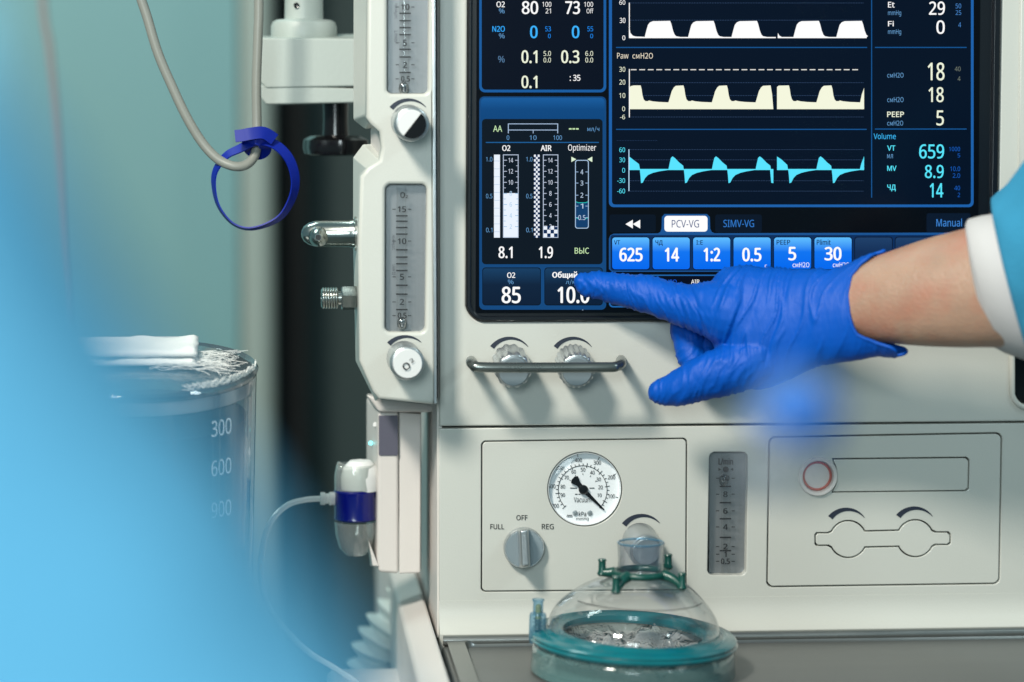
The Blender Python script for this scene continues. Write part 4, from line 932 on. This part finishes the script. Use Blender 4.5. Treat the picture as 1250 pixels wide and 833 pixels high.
# ================================================================== BREATHING MASK on the worktop
my = -0.090
mc = PZ(773, 776, zt+0.018+0.0)      # ring centre
mc = P(773, 778, my); q = mm(my)
hr = mc.z-(zt-0.0035)
mask = empty('breathing_mask', (mc.x, mc.y, zt-0.0035), 'clear anaesthesia face mask with teal rim and dark green hook ring on the steel worktop', 'mask')
rx, ry = 123*q, 0.066
def oval(t, e=0.0):   # outline of the mask: slightly pear shaped
    return math.cos(t)*(1), math.sin(t)*(1)
NM = 96
def ring_at(rx_, ry_, cx, cy, cz, tilt=0.0, wob=0.0, seed=0):
    out = []
    for i in range(NM):
        t = 2*math.pi*i/NM
        w = 1+wob*noise.noise(Vector((math.cos(t)*2.2, math.sin(t)*2.2, seed)))
        out.append(Vector((cx+rx_*math.cos(t)*w, cy+ry_*math.sin(t)*w, cz+tilt*math.cos(t))))
    return out
tl = -4*q
# teal rim: two stacked rounded ridges
RR = []
for dr, dz in ((-0.0175, 0.0008), (-0.0170, 0.0034), (-0.0150, 0.0044), (-0.0135, 0.0034), (-0.0115, 0.0047), (-0.0100, 0.0036), (-0.0080, 0.0049), (-0.0060, 0.0036), (-0.0040, 0.0044), (-0.0022, 0.0030), (0.0004, 0.0030), (0.0022, 0.0012), (0.0018, -0.0002), (0.0028, -0.0012), (0.0018, -0.0030), (-0.002, -0.0036), (-0.012, -0.0024), (-0.0170, -0.0008)):
    RR.append(ring_at(rx+dr, ry+dr, mc.x, mc.y, mc.z+dz, tl))
vs, fs = [], []
rings(vs, fs, RR+[RR[0]], caps=False)
autosmooth(mesh('rim', vs, fs, M['teal'], mask), 50)
# soft clear cushion below
RR = []
for k, (f, z) in enumerate(((0.90, -0.003), (1.0, -0.004), (1.015, -0.008), (1.02, -0.014), (1.03, -0.020), (1.01, -hr+0.0045), (0.95, -hr+0.001), (0.85, -hr+0.0015), (0.80, -hr+0.008), (0.78, -0.010))):
    RR.append(ring_at(rx*f, ry*f, mc.x, mc.y, mc.z+z, tl if k < 5 else 0, 0.010 if k > 2 else 0.0, k*.10))
vs, fs = [], []; rings(vs, fs, RR, caps=False)
autosmooth(mesh('cushion', vs, fs, M['cushion'], mask), 70)
# crumpled inner membrane
vs, fs = [], []
NR = 14
for j in range(NR+1):
    f = 0.90-0.78*j/NR
    for i in range(NM):
        t = 2*math.pi*i/NM; x, y = rx*f*math.cos(t), ry*f*math.sin(t)
        z = mc.z-0.002-0.012*math.sin(min(1, j/NR*1.4)*1.57)+0.0085*noise.noise(Vector((x*80, y*60, 3)))*min(1, j/2)+0.006*noise.noise(Vector((x*220, y*220, 1)))*min(1, j/2)
        vs.append(Vector((mc.x+x, mc.y+y, max(z, zt-0.002))))
for j in range(NR):
    for i in range(NM):
        k = (i+1) % NM; fs.append((j*NM+i, j*NM+k, (j+1)*NM+k, (j+1)*NM+i))
mesh('membrane', vs, fs, M['film'], mask, True)
# dome
nx_ = P(782, 700, my).x
def dz(py): return P(782, py, my).z
prof = [(0.86, 778, 0), (0.865, 765, 0.02), (0.83, 752, 0.08), (0.75, 738, 0.2), (0.64, 725, 0.4), (0.50, 713, 0.7), (0.37, 707, 0.9), (0.29, 704, 1.0), (0.255, 702, 1.0)]
DR = []
sp2 = spline([Vector((a_, b_, c_)) for a_, b_, c_ in prof], 4)
rn = 31*q
for p in sp2:
    f, py, s = p.x, p.y, p.z
    rx_ = rx*f; ry_ = ry*f*(1-s)+rx*f*s*1.0
    if s > .95: ry_ = rx_
    DR.append(ring_at(rx_, ry_, mc.x+(nx_-mc.x)*min(1, max(0, s)), mc.y, dz(py)+tl*0, tl*(1-s)))
vs, fs = [], []; rings(vs, fs, DR, caps=False)
dome = autosmooth(mesh('dome', vs, fs, M['domeclear'], mask), 70)
nc = Vector((nx_, mc.y, 0))
neck = lathe('connector', (nx_, mc.y, dz(702)), (0, 0, 1), [(0.255*rx, -0.001), (28.5*q, 0.004), (28.0*q, 0.010), (29*q, dz(664)-dz(702)), (29.3*q, dz(662)-dz(702)), (27*q, dz(661.5)-dz(702)), (26.5*q, dz(664)-dz(702)), (25.5*q, 0.010), (25.5*q, 0.0)], M['neckclear'], mask, n=64, cap=False)
tube('connector_lip', [Vector((nx_+28*q*math.cos(t*6.2832/40), mc.y+28*q*math.sin(t*6.2832/40), dz(662))) for t in range(40)], 0.0007, M['valve'], neck, n=8, closed=True)
# green hook ring with four pegs
hz_ = dz(699)
hk = tube('hook_ring', [Vector((nx_+32.5*q*math.cos(t*6.2832/48), mc.y+32.5*q*math.sin(t*6.2832/48), hz_)) for t in range(48)], 0.0021, M['green'], mask, n=12, closed=True)
for ang, ln_, ph in ((198, 24, 16), (238, 14, 14), (-12, 17, 16), (-58, 15, 14)):
    ang_ = R(ang) ; d = Vector((math.cos(ang_), math.sin(ang_), 0))
for (ex, ey, bx_, bh, dyy) in ((735, 700, 752, 18, 0.004), (752, 722, 760, 19, -0.022), (815.5, 692, 806, 16, 0.012), (832.5, 717, 812, 18, -0.016)):
    e0 = P(ex, ey, mc.y+dyy); b0 = Vector((nx_, mc.y, hz_)); dirv = (Vector((e0.x, e0.y, 0))-Vector((b0.x, b0.y, 0))).normalized()
    st = b0+dirv*32*q
    mid = (st+e0)/2; mid.z = max(st.z, e0.z)*0.5+mid.z*0.5
    hkk = tube('hook_arm', spline([st, mid, e0+Vector((0, 0, 0.0008))], 5), [0.0034-0.0012*i/10 for i in range(11)], M['green'], hk, n=12)
    lathe('hook_peg', e0-Vector((0, 0, 0.0012)), (0, 0, 1), [(0.0022, 0), (0.0030, 0.0012), (0.0022, 0.0030), (0.0021, bh*q), (0.0026, bh*q+0.0006), (0.0022, bh*q+0.0014)], M['green'], hk, n=20)
# mould line on the dome
zl = dz(727)
near = min(DR, key=lambda rg_: abs(sum(p.z for p in rg_)/len(rg_)-zl))
ml = [p+Vector((0, -0.0002, 0)) for i, p in enumerate(near) if 54 <= i <= 90]
tube('mould_line', ml, 0.00028, M['gapdark'], dome, n=6)
# inflation valve on the left of the rim
vx, vz = P(656, 772, my-0.002), None
vv = lathe('inflation_valve', P(656, 776, my), (0.02, 0, 1), [(0.0046, -0.004), (0.0052, 0.0), (0.0050, 0.012), (0.0046, 0.0135), (0.0030, 0.0140)], M['valve'], mask, n=28)
vh = P(656, 731, my).z-P(656, 776, my).z
lathe('valve_stem', P(656, 776, my), (0.02, 0, 1), [(0.0030, 0.012), (0.0030, vh-0.001), (0.0036, vh-0.001), (0.0036, vh), (0.0026, vh)], M['valve'], vv, n=24, cap=False)
lathe('valve_core', P(656.5, 776, my), (0.02, 0, 1), [(0.0012, 0.006), (0.0018, 0.012), (0.0017, vh-0.004), (0.0008, vh-0.003)], M['yellow'], vv, n=14)
lathe('valve_spring', P(656, 776, my), (0.02, 0, 1), [(0.0028 if i % 2 else 0.0016, 0.0005+i*0.0011) for i in range(10)], M['chrome'], vv, n=14)

# ================================================================== PERSON POINTING (arm, hand in blue glove)
def smin_mesh(name, parts, voxel, iters):
    vs, fs = [], []
    for p_ in parts: p_(vs, fs)
    me = bpy.data.meshes.new('tmp'); me.from_pydata([tuple(v) for v in vs], [], fs); me.update()
    bm = bmesh.new(); bm.from_mesh(me); bmesh.ops.recalc_face_normals(bm, faces=bm.faces); bm.to_mesh(me); bm.free()
    o = bpy.data.objects.new('tmp', me); COL.objects.link(o)
    r_ = o.modifiers.new('r', 'REMESH'); r_.mode = 'VOXEL'; r_.voxel_size = voxel; r_.adaptivity = 0
    s_ = o.modifiers.new('s', 'SMOOTH'); s_.factor = 0.5; s_.iterations = iters
    dg = bpy.context.evaluated_depsgraph_get(); dg.update()
    m2 = bpy.data.meshes.new_from_object(o.evaluated_get(dg)); bpy.data.objects.remove(o)
    m2.name = name; return m2
def chain(pts, shrink=0.0):
    """pts = (px, py, Y, radius px)"""
    P3 = [P(x, y, Y) for x, y, Y, r in pts]; rad = [max(1.0, r-shrink)*mm(Y) for x, y, Y, r in pts]
    sp = spline([Vector((*p, )) for p in P3], 6); rr_ = []
    for i in range(len(sp)):
        t = i/6; k = min(len(rad)-2, int(t)); f = t-k; f = f*f*(3-2*f) if False else f
        rr_.append(rad[k]*(1-f)+rad[k+1]*f)
    def fn(vs, fs):
        # rounded ends
        d0 = (sp[0]-sp[1]).normalized(); d1 = (sp[-1]-sp[-2]).normalized()
        a_, ra = [], []
        for k in range(5, 0, -1):
            an = k/5*1.45; a_.append(sp[0]+d0*rr_[0]*math.sin(an)); ra.append(rr_[0]*math.cos(an))
        b_, rb = [], []
        for k in range(1, 6):
            an = k/5*1.45; b_.append(sp[-1]+d1*rr_[-1]*math.sin(an)); rb.append(rr_[-1]*math.cos(an))
        tubemesh(a_+sp+b_, ra+rr_+rb, 20, vs=vs, fs=fs)
    return fn
def limb(st, shrink=0.0, n=32, pw=1.0):
    """st = (x, top, bottom, Ycentre, halfdepth m)"""
    def fn(vs, fs):
        RL = []
        pts = spline([Vector((x, t, b)) for x, t, b, Y, h in st], 4); ex = spline([Vector((Y, h, 0)) for x, t, b, Y, h in st], 4)
        for a_, e_ in zip(pts, ex):
            Y, h = e_.x, e_.y
            c = P(a_.x, (a_.y+a_.z)/2, Y); hh = ((a_.z-a_.y)/2-shrink)*mm(Y)
            ring = []
            for i in range(n):
                t = 2*math.pi*i/n; cs, sn = math.cos(t), math.sin(t)
                ring.append(c+UP*hh*cs+Vector((0, -1, 0))*(h-shrink*mm(Y))*sn)
            RL.append(ring)
        rings(vs, fs, RL, True)
    return fn
palm = [(866, 352, 408, -.045, .010), (876, 334, 430, -.049, .015), (890, 326, 452, -.053, .018), (910, 325, 472, -.056, .020), (932, 327, 473, -.060, .021), (961, 328, 463, -.066, .0215), (990, 329, 449, -.074, .021), (1014, 328, 443, -.081, .0205), (1033, 321, 441, -.086, .021)]
cuffst = palm+[(1052, 314, 438, -.091, .0225), (1071, 308, 435, -.096, .0235), (1090, 302, 436, -.101, .0245), (1112, 296, 432, -.106, .0250)]
index = [(715, 345.5, -.0095, 13.0), (727, 347.5, -.012, 15.8), (745, 351, -.016, 17.6), (768, 355, -.021, 19), (793, 359.5, -.027, 22), (815, 366, -.033, 23), (840, 373, -.040, 26), (866, 377, -.046, 34), (892, 382, -.052, 44)]
thumb = [(806, 478.5, -.050, 14), (818, 477, -.052, 18), (838, 470, -.056, 23), (862, 460, -.060, 26), (892, 450, -.063, 30), (930, 434, -.066, 32)]
mid = [(892, 372, -.036, 30), (866, 378, -.030, 25), (848, 385, -.025, 22), (840, 398, -.022, 20), (841, 416, -.022, 18), (843, 432, -.024, 17), (850, 444, -.028, 15)]
ring_f = [(900, 380, -.032, 26), (874, 390, -.020, 22), (862, 408, -.017, 20), (860, 430, -.020, 18), (872, 446, -.026, 15)]
pinky = [(930, 360, -.040, 30), (905, 385, -.022, 18), (885, 405, -.016, 15), (890, 425, -.022, 14), (905, 428, -.03, 13)]
person = empty('person', P(1230, 380, -0.13), 'person reaching in from the right, blue gloved finger pointing at the lit screen', 'person')
gm = smin_mesh('glove', [limb(cuffst), chain(index), chain(thumb), chain(mid), chain(ring_f), chain(pinky)], 0.0009, 9)
# cut the cuff opening
def interp(tab, v):
    for (a0_, b0_), (a1_, b1_) in zip(tab, tab[1:]):
        if v <= a1_: return b0_+(b1_-b0_)*(max(v, a0_)-a0_)/(a1_-a0_)
    return tab[-1][1]
cufftab = [(296, 1070), (310, 1068), (317, 1058), (322, 1050), (336, 1039), (358, 1034.5), (382, 1036.5), (398, 1041), (408, 1046), (414, 1060), (419, 1072), (423, 1090), (428, 1096), (440, 1090)]
bm = bmesh.new(); bm.from_mesh(gm)
bm.normal_update()
dead = []
for v in bm.verts:
    x, y = proj(v.co)
    lim = interp(cufftab, y)
    if v.normal.y > 0.1: lim += 12
    if x > lim: dead.append(v)
bmesh.ops.delete(bm, geom=dead, context='VERTS')
# keep the biggest island
for _ in range(3):
    for v in bm.verts:
        if v.is_boundary:
            nb = [e.other_vert(v).co for e in v.link_edges if e.is_boundary]
            if len(nb) == 2: v.co = v.co*.4+(nb[0]+nb[1])*.3
bm.normal_update()
def ridge(x): return 1-abs(x)*2.0
def sstep(a, b, x):
    t = max(0, min(1, (x-a)/(b-a))); return t*t*(3-2*t)
def wr(co):
    u, v = proj(co)
    d = 0
    # dorsal folds, fan-like
    back = sstep(862, 885, u)*(1-sstep(1000, 1045, u)*0.6)*(1-0.75*sstep(410, 455, v))
    s = u+0.22*(v-324)-26*math.exp(-max(0, v-322)/22)
    wv = noise.noise(Vector((s/11.0+noise.noise(Vector((u/60, v/60, 2)))*1.2, v/115, 0.3)))
    wv2 = noise.noise(Vector((s/24.0, v/120, 7.1)))
    d += back*(0.0012*max(0, ridge(wv))**5+0.0008*wv2)
    # cuff zone slack
    cz = sstep(985, 1030, u)
    d += cz*0.0011*noise.noise(Vector((u/26, v/34, 4.4)))
    # fingers
    fi = 1-sstep(850, 880, u)
    if fi > 0 and v < 415 and u < 880:
        s = u-0.45*(v-350)
        w = noise.noise(Vector((s/7.5+0.8*noise.noise(Vector((u/20, v/20, 1))), (v+0.3*u)/38, 5)))
        d += fi*(0.0008*max(0, ridge(w))**3.5+0.0005*noise.noise(Vector((u/24, v/18, 8))))
        d += (1-sstep(712, 765, u))*0.0009*noise.noise(Vector(((u+v)/9, (u-v)/20, 2.2)))
    if v > 425 and u < 960:
        s = u+0.5*(v-470)
        w = noise.noise(Vector((s/9+noise.noise(Vector((u/25, v/25, 3))), v/40, 9)))
        d += (1-sstep(900, 960, u))*(0.0007*max(0, ridge(w))**3.5+0.0005*noise.noise(Vector((u/22, v/16, 6))))
    # deep curved creases at the thumb web and index base
    for x0_, sl_, wd, am in ((820, 0.25, 3.0, .0007), (829, 0.22, 2.5, .0006), (846, .3, 3.5, .0007), (905, -0.25, 4, .0006), (926, -0.3, 5, .0007), (957, -.28, 4, .0008)):
        dd = (u-x0_)-sl_*(v-360)
        if 320 < v < 470: d -= am*math.exp(-(dd/wd)**2)*sstep(320, 345, v)*(1-sstep(395 if x0_ < 900 else 430, 425 if x0_ < 900 else 470, v))
    return d
for v in bm.verts:
    v.co = v.co+v.normal*wr(v.co)
bm.to_mesh(gm)
bnd = [e for e in bm.edges if e.is_boundary]
# ordered boundary for the rolled bead
loops_ = []
used = set()
adj = {}
for e in bnd:
    for v in e.verts: adj.setdefault(v.index, []).append(e.other_vert(v).index)
bm.verts.ensure_lookup_table()
for st_ in list(adj):
    if st_ in used: continue
    lp = [st_]; used.add(st_); cur = st_
    while True:
        nx2 = [k for k in adj[cur] if k not in used]
        if not nx2: break
        cur = nx2[0]; used.add(cur); lp.append(cur)
    loops_.append([bm.verts[k].co.copy() for k in lp])
bm.free()
glove = link('glove', gm, M['glove'], person, True)
gs = glove.modifiers.new('solid', 'SOLIDIFY'); gs.thickness = 0.0006; gs.offset = 1
lp = max(loops_, key=len)
for _ in range(6): lp = [lp[i-1]*.25+lp[i]*.5+lp[(i+1) % len(lp)]*.25 for i in range(len(lp))]
lp = lp[::3]
tube('cuff_bead', lp, 0.0011, M['glove'], glove, n=8, closed=True)
# body: forearm running into the hand, one surface
arm = [(990, 334, 440, -.074, .018), (1014, 334, 425, -.081, .019), (1040, 323, 413, -.087, .0205), (1069, 312, 418, -.095, .023), (1100, 301, 421, -.103, .0255), (1132, 290, 423.5, -.111, .028), (1173, 279, 425, -.121, .031), (1207, 270, 425, -.130, .034), (1260, 256, 428, -.145, .037), (1330, 240, 440, -.17, .04)]
bmesh_ = smin_mesh('body', [limb(palm, 4.0), limb(arm), chain(index, 3), chain(thumb, 3), chain(mid, 3), chain(ring_f, 3), chain(pinky, 3)], 0.0016, 6)
body = link('body', bmesh_, M['skin'], person, True)
# sleeve cuff and gown
def ringpx(top, bot, Y, h, shift, n=56, wob=0.0, seed=0):
    a_ = P(*top, Y); b_ = P(*bot, Y); c = (a_+b_)/2; ax_ = (a_-b_)/2; sh = RT*shift*mm(Y)
    out = []
    for i in range(n):
        t = 2*math.pi*i/n; w = 1+wob*noise.noise(Vector((math.cos(t)*2.5, math.sin(t)*2.5, seed)))
        out.append(c+ax_*math.cos(t)*w+(Vector((0, -h, 0))+sh)*math.sin(t)*w)
    return out
vs, fs = [], []
rings(vs, fs, [ringpx((1182, 282), (1215, 424), -.124, .030, -24), ringpx((1179, 272), (1221, 427), -.124, .034, -25), ringpx((1182, 267), (1226, 430), -.126, .037, -26), ringpx((1198, 263), (1243, 436), -.130, .039, -28), ringpx((1216, 260), (1262, 443), -.135, .041, -29), ringpx((1260, 250), (1310, 450), -.145, .044, -30)], False)
o = autosmooth(mesh('knitted_cuff', vs, fs, M['cuff'], person), 70)
vs, fs = [], []
g_r = [ringpx((1212, 248), (1262, 440), -.135, .041, -30), ringpx((1208, 240), (1262, 448), -.136, .047, -33, wob=.03, seed=1), ringpx((1214, 234), (1270, 456), -.140, .050, -33, wob=.09, seed=1.2), ringpx((1236, 214), (1296, 480), -.150, .056, -36, wob=.14, seed=1.8), ringpx((1275, 175), (1345, 520), -.17, .066, -40, wob=.18, seed=2.6),
       ringpx((1330, 140), (1420, 560), -.20, .075, -44, wob=.16, seed=3.5), ringpx((1420, 100), (1520, 620), -.24, .085, -50, wob=.05, seed=4.5)]
rings(vs, fs, g_r, False)
o = autosmooth(mesh('gown_sleeve', vs, fs, M['gown'], person), 80)
sd = o.modifiers.new('sub', 'SUBSURF'); sd.levels = 2; sd.render_levels = 2

# ================================================================== PERSON IN THE FOREGROUND, out of focus
yf_ = -1.235
fp = empty('person', P(100, 700, yf_), 'person in a pale blue gown close to the camera at lower left, blurred', 'person')
edge = [(-80, 10), (-22, 110), (28, 205), (84, 305), (146, 415), (188, 472), (258, 566), (330, 682), (396, 770), (462, 855), (530, 940)]
def sleeve_rings(rpx, inset, wob):
    RL = []
    for i, (x, y) in enumerate(edge):
        a_ = Vector(edge[max(0, i-1)]); b_ = Vector(edge[min(len(edge)-1, i+1)]); t = (b_-a_).normalized(); nn = Vector((-t.y, t.x))  # towards lower left
        c = Vector((x, y))+nn*(rpx+inset); r = rpx
        cw = P(c.x, c.y, yf_); q = mm(yf_); ring = []
        nd = -UP*nn.y+RT*nn.x
        for k in range(48):
            th_ = 2*math.pi*k/48; w = 1+wob*noise.noise(Vector((i*.7, math.cos(th_)*2, math.sin(th_)*2)))
            ring.append(cw+nd*r*q*math.cos(th_)*w+Vector((0, -1, 0))*r*q*0.8*math.sin(th_)*w)
        RL.append(ring)
    return RL
vs, fs = [], []; rings(vs, fs, sleeve_rings(520, 40, 0)); mesh('body', vs, fs, M['skin'], fp, True)
vs, fs = [], []; rings(vs, fs, sleeve_rings(560, 0, 0.06)); mesh('gown', vs, fs, M['gownpale'], fp, True)

# ================================================================== MADE-UP BODY near the lens, blurred into a blue spot and pale haze
yc_ = -1.0
b0, b1 = P(994, 462, yc_), P(954, 538, yc_)
blue_spot = lathe('blue_spot_body', b0, b1-b0, [(0.0012, -0.002), (0.0035, 0.0), (0.0075, 0.0012), (0.0090, 0.004), (0.0100, 0.009), (0.0100, 0.014), (0.0090, (b1-b0).length-0.003), (0.0035, (b1-b0).length)], mat('blue_spot_colour', (0.0, 0.105, 0.42), 0.5), n=32)  # invented body, its blur imitates a blue spot of unknown cause
tag(blue_spot, 'made-up small blue fitting near the lens, blurred to a soft spot below the glove', 'blob')
w0_, w1_ = b1, P(930, 600, yc_)
lathe('spot_haze', w0_, w1_-w0_, [(0.0035, 0.0), (0.0075, 0.003), (0.0080, 0.010), (0.0045, (w1_-w0_).length)], clear('spot_haze_frosted', tint=(0.98, 0.98, 1.0), rough=0.3, body=(0.8, 0.84, 0.95), bodyw=0.06, f0=0.02), blue_spot, n=32)  # invented pale body, its blur imitates the white haze beside the spot
tube('spot_thread', spline([b0, P(1000, 430, yc_), P(1003, 300, yc_), P(1004, 100, yc_), P(1004, -900, yc_)], 6), 0.00007, M['glass'], blue_spot, n=8)  # hair-thin invented thread for the made-up body to hang from
